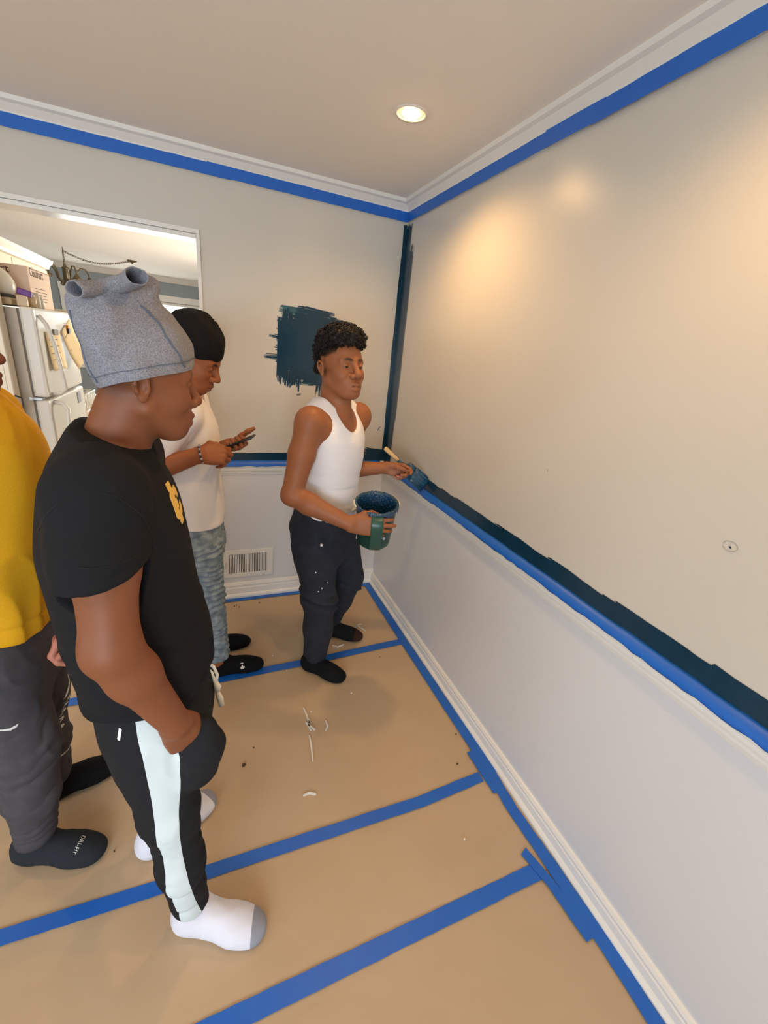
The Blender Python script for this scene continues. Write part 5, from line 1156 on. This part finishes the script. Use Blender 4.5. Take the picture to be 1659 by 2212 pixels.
# wet paint film lining the inside and running over the rim, with roller-net ribs
v = []; f = []; n = 64; prof = [(0.072, 0.02), (0.076, 0.06), (0.080, 0.11), (0.084, 0.16), (0.0865, 0.195), (0.0885, 0.2085), (0.094, 0.2105), (0.0982, 0.2085), (0.0985, 0.203), (0.0982, 0.196)]
for i, (r0, z0) in enumerate(prof):
    for j in range(n):
        a = 2 * math.pi * j / n; w = 0.003 * math.sin(a * 9 + 1.3) + 0.003 * math.sin(a * 17) + 0.003 * math.sin(a * 29 + 2)
        zz = z0 - (max(0, w) * 2.2 + 0.002 if i >= len(prof) - 2 else 0) + (w * 0.6 if i in (5, 6) else 0); rr = r0 - 0.0008 + (0.0015 * math.sin(a * 31) if i in (5, 6, 7) else 0)
        v.append(PM @ Vector((rr * math.cos(a), rr * math.sin(a), zz)))
for i in range(len(prof) - 1):
    for j in range(n): k = (j + 1) % n; f.append((i * n + j, i * n + k, (i + 1) * n + k, (i + 1) * n + j))
o = mesh_obj('paint_film', v, f, 'wet_teal_dark', t, True)
mb = MB()
for i in range(18):
    for j in range(11):
        a = 2 * math.pi * (i + 0.5 * (j % 2)) / 18; z0 = 0.05 + j * 0.0138; r0 = 0.0715 + (z0 - 0.02) * 0.0815 - 0.001
        mb.lathe([(0.0003, 0.0028), (0.003, 0.002), (0.0046, 0)], 7, M=PM @ Matrix.Translation((r0 * math.cos(a), r0 * math.sin(a), z0)) @ Vector((-math.cos(a), -math.sin(a), 0.2)).to_track_quat('Z', 'Y').to_matrix().to_4x4())
mb.build('paint_beads', 'wet_teal_dark', t, True)['kind'] = 'stuff'
MB().lathe([(0.0, 0.036), (0.0735, 0.036)], 40, M=PM).build('paint_surface', 'wet_teal_dark', t, True)
for a0, a1 in ((-20, 35), (150, 185)):
    pts = [PM @ Vector((0.0975 * math.cos(math.radians(a)), 0.0975 * math.sin(math.radians(a)), Hb + 0.002)) for a in np.linspace(a0, a1, 12)]
    MB().tube(pts, [0.002] + [0.006] * 10 + [0.002], 8).build('bare_rim', 'pail_cream', t, True)
# strap standing off the camera-side wall, bolted at both ends
ang = math.atan2(-0.93, -0.30); rd = Vector((math.cos(ang), math.sin(ang), 0)); td = Vector((-rd.y, rd.x, 0))
sp = [(0.092, 0.196), (0.106, 0.190), (0.122, 0.172), (0.128, 0.150), (0.128, 0.09), (0.124, 0.055), (0.108, 0.030), (0.084, 0.018), (0.076, 0.016)]
v = []; f = []
for r0, z0 in sp:
    for w_, d_ in ((-0.026, 0), (-0.013, 0.0015), (0, 0.002), (0.013, 0.0015), (0.026, 0)): v.append(PM @ (rd * (r0 + d_) + td * w_ + Vector((0, 0, z0))))
for i in range(len(sp) - 1):
    for j in range(4): f.append((i * 5 + j, i * 5 + j + 1, (i + 1) * 5 + j + 1, (i + 1) * 5 + j))
o = mesh_obj('strap', v, f, 'pail_green', t, True); so = o.modifiers.new('t', 'SOLIDIFY'); so.thickness = 0.003; sd = o.modifiers.new('s', 'SUBSURF'); sd.levels = 1; sd.render_levels = 2
Mt = PM @ Matrix.Translation(rd * 0.0805 + td * 0.038 + Vector((0, 0, 0.075))) @ rd.to_track_quat('Z', 'Y').to_matrix().to_4x4()
MB().lathe([(0.007, 0), (0.007, 0.004), (0.004, 0.006), (0.0003, 0.006)], 12, M=Mt).build('magnet', 'bead_light', t, True)

# ================================================================ phone
mat('phone_black', lin(16, 16, 20), 0.25)
mat('phone_glass', lin(8, 8, 12), 0.22, spec=0.3)
pp = A3((-1.002, -0.800, 1.236)); fx = A3((0.86, -0.22, 0.42)); fx /= np.linalg.norm(fx); fn = A3((-0.42, 0.16, 0.85)); fn -= fx * (fn @ fx); fn /= np.linalg.norm(fn); fy = np.cross(fn, fx)
PMx = Matrix([[fx[i], fy[i], fn[i], pp[i]] for i in range(3)] + [[0, 0, 0, 1]])
t = empty('phone', tuple(pp)); tag(t, 'black phone held in both hands by the person in white', 'phone')
L4 = Matrix.Translation(-Vector(pp)) @ PMx
MB().box(-0.074, 0.074, -0.036, 0.036, -0.004, 0.004, 0.003, M=L4).build('case', 'phone_black', t, True)
MB().box(-0.070, 0.070, -0.033, 0.033, 0.0040, 0.0044, M=L4).build('screen', 'phone_glass', t)
MB().box(0.045, 0.066, -0.030, -0.012, -0.0056, -0.004, 0.001, M=L4).build('camera_bump', 'phone_glass', t)

# ================================================================ marks on the floor paper (spilled paint, scuffs)
mat('spill_dark', lin(74, 58, 42), 0.6); mat('spill_white', lin(226, 222, 214), 0.6)
sh = [o for o in bpy.data.objects if o.name.startswith('paper_sheet')]
def spot(x, y, r, m, seed, parent):
    rr = random.Random(seed); n = 14; z = 0.0062
    pts = [(x + r * rr.uniform(0.6, 1.2) * math.cos(2 * math.pi * i / n), y + r * rr.uniform(0.6, 1.2) * math.sin(2 * math.pi * i / n), z) for i in range(n)]
    MB().poly(pts, (0, 0, -0.006)).build('paint_spot', m, parent)
def smear(pts, w, m, parent):
    v = []; f = []; P = [Vector((*p, 0.0064)) for p in pts]
    for i, p in enumerate(P):
        tt = (P[min(i + 1, len(P) - 1)] - P[max(i - 1, 0)]).normalized(); s_ = Vector((-tt.y, tt.x, 0)); k = w * (0.25 + 0.75 * math.sin(math.pi * (i + .4) / (len(P)))) / 2; v += [p - s_ * k, p + s_ * k, p + s_ * k - Vector((0, 0, .006)), p - s_ * k - Vector((0, 0, .006))]
    for i in range(len(P) - 1):
        for j in range(4): f.append((i * 4 + j, i * 4 + (j + 1) % 4, i * 4 + 4 + (j + 1) % 4, i * 4 + 4 + j))
    f += [(0, 1, 2, 3), (len(v) - 1, len(v) - 2, len(v) - 3, len(v) - 4)]
    MB().add(v, f).build('scuff', m, parent)
spot(-1.038, -1.289, 0.0073, 'spill_dark', 0, sh[1])
spot(-0.992, -1.219, 0.0029, 'spill_dark', 1, sh[1])
spot(-0.098, -1.419, 0.0029, 'spill_dark', 2, sh[1])
spot(-0.173, -1.555, 0.0036, 'spill_dark', 3, sh[1])
spot(-0.998, -0.119, 0.0029, 'spill_dark', 4, sh[0])
spot(-0.970, -0.136, 0.0029, 'spill_dark', 5, sh[0])
spot(-0.843, -0.117, 0.0036, 'spill_dark', 6, sh[0])
spot(-0.986, -0.111, 0.0029, 'spill_dark', 7, sh[0])
spot(-0.254, -0.824, 0.0022, 'spill_dark', 8, sh[1])
spot(-1.466, -1.484, 0.0022, 'spill_dark', 9, sh[1])
spot(-0.832, -0.657, 0.0034, 'spill_white', 50, sh[0])
spot(-0.494, -1.040, 0.0034, 'spill_white', 51, sh[1])
spot(-0.715, -1.098, 0.0034, 'spill_white', 52, sh[1])
spot(-0.777, -0.796, 0.0025, 'spill_white', 53, sh[1])
spot(-0.604, -0.278, 0.0025, 'spill_white', 54, sh[0])
spot(-0.310, -1.830, 0.0034, 'spill_white', 55, sh[2])
smear([(-0.746, -1.066), (-0.74, -1.111), (-0.739, -1.167)], 0.008, 'spill_white', sh[1])
smear([(-0.734, -1.141), (-0.744, -1.179), (-0.74, -1.206)], 0.008, 'spill_white', sh[1])
smear([(-0.754, -1.154), (-0.735, -1.187), (-0.722, -1.206)], 0.008, 'spill_white', sh[1])
smear([(-0.663, -1.17), (-0.661, -1.204), (-0.677, -1.225)], 0.008, 'spill_white', sh[1])
smear([(-0.753, -1.228), (-0.756, -1.277), (-0.766, -1.356)], 0.008, 'spill_white', sh[1])
smear([(-0.329, -0.563), (-0.29, -0.51), (-0.256, -0.503)], 0.008, 'spill_white', sh[0])
smear([(-0.29, -0.51), (-0.271, -0.544), (-0.253, -0.573)], 0.008, 'spill_white', sh[0])
smear([(-0.336, -0.575), (-0.313, -0.543), (-0.284, -0.511)], 0.008, 'spill_white', sh[0])
smear([(-0.489, -0.657), (-0.461, -0.678), (-0.423, -0.666)], 0.008, 'spill_white', sh[0])
smear([(-0.835, -1.49), (-0.81, -1.487), (-0.787, -1.5)], 0.008, 'spill_white', sh[1])

# ================================================================ kitchen seen through the opening
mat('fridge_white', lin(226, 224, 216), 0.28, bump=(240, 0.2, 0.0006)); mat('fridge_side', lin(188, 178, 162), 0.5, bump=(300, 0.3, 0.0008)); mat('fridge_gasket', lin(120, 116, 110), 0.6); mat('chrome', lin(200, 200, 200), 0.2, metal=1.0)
t = empty('refrigerator', (-2.25, 0.64, 0)); tag(t, 'white top-freezer refrigerator with notes on its door', 'refrigerator')
L_ = lambda x: x + 2.25; Y_ = lambda y: y - 0.64
MB().box(L_(-2.60), L_(-1.972), Y_(0.262), Y_(1.02), 0.03, 1.665, 0.006).build('cabinet', 'fridge_side', t)
MB().box(L_(-1.975), L_(-1.962), Y_(0.272), Y_(1.01), 0.06, 1.66).build('gasket', 'fridge_gasket', t)
fz = MB().box(L_(-1.964), L_(-1.900), Y_(0.258), Y_(1.024), 1.228, 1.675, 0.012).build('freezer_door', 'fridge_white', t)
fd = MB().box(L_(-1.964), L_(-1.900), Y_(0.258), Y_(1.024), 0.10, 1.212, 0.012).build('fridge_door', 'fridge_white', t)
MB().tube([(L_(-1.895), Y_(0.300), 1.640), (L_(-1.868), Y_(0.302), 1.60), (L_(-1.850), Y_(0.318), 1.50), (L_(-1.838), Y_(0.33), 1.36), (L_(-1.836), Y_(0.335), 1.27), (L_(-1.86), Y_(0.33), 1.245), (L_(-1.898), Y_(0.33), 1.24)], [0.010, 0.011, 0.011, 0.011, 0.011, 0.010, 0.010], 10).build('handle', 'fridge_white', fz, True)
MB().tube([(L_(-1.898), Y_(0.33), 1.195), (L_(-1.86), Y_(0.33), 1.19), (L_(-1.840), Y_(0.33), 1.16), (L_(-1.85), Y_(0.32), 1.0), (L_(-1.895), Y_(0.31), 0.80)], 0.013, 10).build('handle', 'fridge_white', fd, True)
MB().box(L_(-1.985), L_(-1.915), Y_(0.975), Y_(1.02), 1.675, 1.69, 0.003).build('hinge_cover', 'fridge_white', t)
MB().box(L_(-1.985), L_(-1.93), Y_(0.250), Y_(0.30), 1.213, 1.227).build('hinge', 'chrome', t)
MB().box(L_(-1.9), L_(-1.893), Y_(0.83), Y_(0.90), 1.12, 1.19, 0.002).build('badge', 'bead_light', fd)
mat('note_paper', lin(232, 206, 158), 0.8); mat('note_ink', lin(120, 110, 95), 0.8); mat('clip_black', lin(30, 28, 28), 0.4); mat('magnet_orange', lin(226, 140, 40), 0.5)
def note(name, label, y0, y1, z0, z1, curl, rot, lines):
    n = 10; v = []; f = []; o0 = Vector((-1.897, (y0 + y1) / 2, z1))
    for i in range(n + 1):
        s = i / n; x = 0.004 + curl * (s ** 2)
        for j in range(5):
            u = (j / 4 - 0.5) * (y1 - y0); w = -s * (z1 - z0); v.append((x + 0.01 * curl / 0.03 * (j / 4) * s, u * math.cos(rot) - w * math.sin(rot), u * math.sin(rot) + w * math.cos(rot)))
    for i in range(n):
        for j in range(4): f.append((i * 5 + j, i * 5 + j + 1, i * 5 + 6 + j, i * 5 + 5 + j))
    t = empty(name, tuple(o0)); tag(t, label, 'paper note')
    o = mesh_obj('sheet', v, f, 'note_paper', t, True); so = o.modifiers.new('t', 'SOLIDIFY'); so.thickness = 0.0008
    for k in range(lines):
        s = 0.2 + 0.7 * k / lines; x = 0.0055 + curl * s ** 2; c = [(-0.35, s), (0.25, s)]
        P = [(x, u * (y1 - y0) * math.cos(rot) + w * (z1 - z0) * math.sin(rot), u * (y1 - y0) * math.sin(rot) - w * (z1 - z0) * math.cos(rot)) for u, w in c]
        MB().tube(P, 0.0022, 5).build('written_line', 'note_ink', t)
    return t
n1 = note('fridge_note', 'cream paper list clipped to the freezer door', 0.36, 0.62, 1.36, 1.56, 0.012, 0.0, 4)
MB().box(0.006, 0.018, -0.02, 0.06, -0.015, 0.015, 0.003).build('magnet_clip', 'fridge_gasket', n1)
n2 = note('fridge_note', 'curling cream paper sheet pinned aslant on the freezer door', 0.66, 0.90, 1.37, 1.60, 0.045, 0.35, 2)
MB().box(0.004, 0.018, 0.0, 0.035, -0.05, -0.02, 0.003).build('magnet', 'clip_black', n2); MB().box(0.004, 0.018, 0.0, 0.03, -0.02, 0.0, 0.003).build('magnet', 'magnet_orange', n2)
# on top of the refrigerator
mat('carton', lin(232, 204, 182), 0.7); mat('carton_ink', lin(84, 62, 54), 0.7); mat('appliance_white', lin(236, 228, 212), 0.25); mat('purple_plastic', lin(104, 40, 140), 0.4); mat('amber_clear', lin(232, 206, 160), 0.2, trans=0.3)
FT = 1.6755
t = empty('carton_box', (-2.10, 0.66, FT)); tag(t, 'pale printed appliance carton standing on the refrigerator', 'box')
bx = MB().box(-0.15, 0.148, -0.20, 0.18, 0.0, 0.200, 0.002).build('carton_body', 'carton', t)
Rx = Matrix(((1, 0, 0, 0), (0, 0, -1, 0), (0, 1, 0, 0), (0, 0, 0, 1))); Ry = Matrix(((0, 0, 1, 0), (1, 0, 0, 0), (0, 1, 0, 0), (0, 0, 0, 1)))
text_obj('lettering', 'Cuisinart', 0.062, 'carton_ink', Matrix.Translation((0.1485, -0.175, 0.145)) @ Ry, bx)
text_obj('lettering', 'Cuisinart', 0.050, 'carton_ink', Matrix.Translation((-0.115, -0.2006, 0.150)) @ Rx, bx)
for k in range(5):
    MB().box(0.1482, 0.1487, -0.12, 0.06 + 0.02 * (k % 2), 0.10 - k * 0.016, 0.103 - k * 0.016).build('print_line', 'carton_ink', bx)
MB().box(0.1480, 0.1488, -0.165, 0.16, 0.192, 0.1945).build('print_line', 'carton_ink', bx)
t = empty('bread_machine', (-2.115, 0.355, FT)); tag(t, 'white rounded countertop appliance on the refrigerator', 'appliance')
MB().box(-0.14, 0.125, -0.08, 0.08, 0.0, 0.035, 0.008).build('base', 'amber_clear', t)
v = Vol((-0.17, -0.12, 0.02), (0.17, 0.12, 0.24), 0.006); v.ell((-0.01, 0, 0.09), (0.140, 0.088, 0.105), 0.0); v.plane((0, 0, 0.048), (0, 0, -1), k=0.006)
V, F = v.mesh(); mesh_obj('dome', V, F, 'appliance_white', t, True)
MB().box(-0.13, 0.118, -0.078, 0.078, 0.034, 0.048, 0.003).build('gap', 'register_dark', t)
t = empty('purple_clip', (-1.955, 0.31, FT)); tag(t, 'small purple plastic bag clip beside the white appliance', 'clip')
MB().box(-0.022, 0.024, -0.010, 0.010, 0.0, 0.052, 0.004).build('bag', 'amber_clear', t); MB().box(-0.030, 0.030, -0.012, 0.012, 0.052, 0.082, 0.005, M=Matrix.Rotation(0.25, 4, 'Y')).build('clip', 'purple_plastic', t)
for k, (y, x, h, r0, lab) in enumerate([(0.375, -1.930, 0.062, 0.018, 'short cream jar on the refrigerator edge'), (0.430, -1.925, 0.075, 0.016, 'white plastic bottle on the refrigerator edge'), (0.490, -1.925, 0.060, 0.017, 'small white bottle nearest the carton corner')]):
    t = empty('bottle', (x, y, FT)); tag(t, lab, 'bottle')
    MB().lathe([(0.0, 0.0), (r0, 0.0), (r0, h * 0.72), (r0 * 0.7, h * 0.82), (r0 * 0.7, h * 0.84)], 16).build('bottle_body', 'appliance_white' if k else 'amber_clear', t, True)
    MB().lathe([(r0 * 0.75, h * 0.83), (r0 * 0.75, h), (0.0, h)], 16).build('cap', 'fridge_white', t, True)
# tall white cabinet in front of the refrigerator's flank
mat('cabinet_white', lin(236, 228, 208), 0.35); mat('handle_black', lin(28, 22, 18), 0.4)
t = empty('pantry_cabinet', (-2.32, 0.19, 0)); tag(t, 'tall white pantry cabinet with black pull beside the refrigerator', 'cabinet')
MB().box(-0.30, 0.285, -0.045, 0.045, 0.0, 2.05).build('carcass', 'cabinet_white', t)
d_ = MB().box(0.285, 0.305, -0.043, 0.043, 0.05, 2.03, 0.003).build('door', 'cabinet_white', t)
MB().tube([(0.305, -0.030, 1.245), (0.330, -0.030, 1.235), (0.334, -0.030, 1.21), (0.330, -0.030, 1.185), (0.305, -0.030, 1.175)], 0.004, 8).build('pull', 'handle_black', d_, True)
# wall cabinets with crown
t = empty('wall_cabinet', (-2.55, 1.65, 1.42)); tag(t, 'cream wall cabinets with crown moulding behind the carton', 'cabinet')
MB().box(-0.20, 0.235, -0.60, 0.61, 0, 0.60).build('carcass', 'cabinet_white', t)
for k in range(3):
    y0 = -0.59 + k * 0.40; d_ = MB().box(0.235, 0.252, y0, y0 + 0.385, 0.01, 0.575, 0.003).build('door', 'cabinet_white', t)
    MB().box(0.252, 0.256, y0 + 0.06, y0 + 0.325, 0.07, 0.515, 0.002).build('door_panel', 'cabinet_white', d_); MB().tube([(0.252, y0 + 0.35, 0.06), (0.275, y0 + 0.35, 0.07), (0.275, y0 + 0.35, 0.13), (0.252, y0 + 0.35, 0.14)], 0.004, 6).build('pull', 'handle_black', d_, True)
MB().prism([(0.235, 0.585), (0.262, 0.59), (0.270, 0.61), (0.295, 0.635), (0.300, 0.655), (0.235, 0.655)], 'y', -0.60, 0.62).build('crown', 'cabinet_white', t)
# base cabinets and worktop beyond the refrigerator
mat('worktop', lin(206, 178, 140), 0.4)
t = empty('base_cabinet', (-2.3, 1.85, 0)); tag(t, 'white base cabinet beyond the refrigerator', 'cabinet')
MB().box(-0.30, 0.28, -0.78, 0.95, 0.0, 0.88).build('carcass', 'cabinet_white', t)
for k in range(3): d_ = MB().box(0.28, 0.30, -0.76 + k * 0.57, -0.21 + k * 0.57, 0.10, 0.70, 0.003).build('door', 'cabinet_white', t); MB().box(0.28, 0.30, -0.76 + k * 0.57, -0.21 + k * 0.57, 0.72, 0.86, 0.003).build('drawer', 'cabinet_white', t)
tag(MB().box(-2.62, -1.965, 1.06, 2.82, 0.881, 0.92, 0.004).build('worktop', 'worktop'), 'tan worktop on the base cabinet beyond the refrigerator', 'worktop')
t = empty('dish_rack', (-2.16, 1.85, 0.921)); tag(t, 'white wire dish rack standing on the worktop', 'dish rack')
for k in range(9): MB().tube([(-0.12, -0.16 + k * 0.04, 0.006), (-0.13, -0.16 + k * 0.04, 0.14), (-0.09, -0.16 + k * 0.04, 0.15), (-0.05, -0.16 + k * 0.04, 0.02), (0.05, -0.16 + k * 0.04, 0.02), (0.10, -0.16 + k * 0.04, 0.15), (0.13, -0.16 + k * 0.04, 0.14), (0.12, -0.16 + k * 0.04, 0.006)], 0.0035, 6).build('wire', 'fridge_white', t, True)
MB().tube([(-0.13, -0.17, 0.14), (0.13, -0.17, 0.14), (0.13, 0.17, 0.14), (-0.13, 0.17, 0.14)], 0.004, 6, closed=True).build('rim', 'fridge_white', t, True)
# far window: casing, sash, blinds
struct('trim_7', MB().box(KX0 - 0.08, KX0 + 0.01, KY - 0.025, KY, KZ0 - 0.06, KZ1 + 0.09).box(KX1 - 0.01, KX1 + 0.08, KY - 0.025, KY, KZ0 - 0.06, KZ1 + 0.09).box(KX0 - 0.09, KX1 + 0.09, KY - 0.03, KY, KZ1, KZ1 + 0.10).box(KX0 - 0.10, KX1 + 0.10, KY - 0.05, KY, KZ0 - 0.05, KZ0), 'trim_white')
window_frame('window_3', 'x', KX0, KX1, KZ0, KZ1, KY + 0.05, 2)
m = mat('blind_slat', lin(240, 240, 236), 0.6); nt = NT(m); tb = nt.new('ShaderNodeBsdfTranslucent'); tb.inputs[0].default_value = lin(240, 242, 240); mxs = nt.new('ShaderNodeMixShader'); mxs.inputs[0].default_value = 0.5
nt.link(nt.n['Principled BSDF'].outputs[0], mxs.inputs[1]); nt.link(tb.outputs[0], mxs.inputs[2]); nt.link(mxs.outputs[0], nt.n['Material Output'].inputs[0])
for k, (x0, x1, lab) in enumerate([(KX0 + 0.02, -2.04, 'white slatted blind on the left half of the kitchen window'), (-2.01, KX1 - 0.02, 'white slatted blind on the right half of the kitchen window')]):
    t = empty('window_blind', ((x0 + x1) / 2, KY + 0.0, KZ1 - 0.02)); tag(t, lab, 'blind'); w = (x1 - x0) / 2; me = None
    MB().box(-w, w, -0.02, 0.02, -0.03, 0.01).build('head_rail', 'trim_white', t)
    for s_ in range(24):
        if me is None: o = MB().box(-w, w, -0.021, 0.021, -0.001, 0.001, M=Matrix.Rotation(math.radians(28), 4, 'X')).build('slat', 'blind_slat', t); me = o.data
        else: o = bpy.data.objects.new('slat', me); COL.objects.link(o); o.parent = t
        o.location = (0, 0, -0.055 - s_ * 0.043)
    for q in (-0.7, 0.7): MB().tube([(w * q, -0.022, -0.03), (w * q, -0.022, -1.06)], 0.002, 5).build('cord', 'trim_white', t)
# chandelier on a swagged chain
mat('bronze', lin(112, 98, 72), 0.42, metal=0.6)
t = empty('chandelier', (-2.63, 4.40, 2.0)); tag(t, 'bronze chandelier with curled arms hanging from a swagged chain', 'chandelier')
MB().lathe([(0.001, -0.05), (0.010, -0.035), (0.018, -0.02), (0.010, 0.0), (0.045, 0.03), (0.050, 0.045), (0.030, 0.06), (0.034, 0.10), (0.034, 0.20), (0.045, 0.21), (0.020, 0.23), (0.010, 0.26), (0.001, 0.265)], 20).build('column', 'bronze', t, True)
for k in range(5):
    a = 2 * math.pi * k / 5 + 0.35; c, s = math.cos(a), math.sin(a); R_ = lambda r0, z: (r0 * c, r0 * s, z)
    ar = MB().tube([R_(0.03, 0.09), R_(0.07, 0.06), (R_(0.10, 0.10)), R_(0.12, 0.18), R_(0.16, 0.235), R_(0.21, 0.23), R_(0.24, 0.18), R_(0.245, 0.14)], 0.009, 8).build('arm', 'bronze', t, True)
    MB().lathe([(0.012, 0.15), (0.030, 0.125), (0.045, 0.10), (0.048, 0.085), (0.02, 0.09), (0.001, 0.09)], 14, c=(0.245 * c, 0.245 * s, 0)).build('cup', 'bronze', ar, True)
    MB().tube([R_(0.06, 0.07), R_(0.075, 0.03), R_(0.055, 0.015), R_(0.04, 0.03)], 0.006, 6).build('scroll', 'bronze', ar, True)
mb = MB(); A_ = Vector((0, 0, 0.26)); P1 = Vector((0.0, -0.02, 0.44)); hook = Vector((0.705, 0.276, 0.435)); cpts = [A_.lerp(Vector((0, 0, 0.40)), i / 6) for i in range(7)]
top = Vector((0, 0, 0.40)); n = 30
cpts += [top.lerp(hook, i / n) + Vector((0, 0, -0.10 * math.sin(math.pi * i / n) * (1 - 0.3 * i / n))) for i in range(1, n + 1)]
for i in range(len(cpts) - 1):
    p, q = cpts[i], cpts[i + 1]; d = (q - p); L = d.length; d.normalize(); a = d.orthogonal().normalized(); b = d.cross(a)
    if i % 2: a, b = b, a
    mb.tube([(p + q) / 2 + d * (L * 0.62) * math.cos(w) + a * 0.010 * math.sin(w) for w in [k * math.pi / 5 for k in range(10)]], 0.0035, 5, closed=True)
mb.tube([(0, 0, 0.40), (0, 0, 0.44)], 0.004, 6)
mb.build('chain', 'bronze', t, True)
MB().lathe([(0.06, 0.44), (0.055, 0.425), (0.02, 0.415), (0.008, 0.40), (0.001, 0.40)], 18, c=(hook.x, hook.y, 0)).build('canopy', 'bronze', t, True)
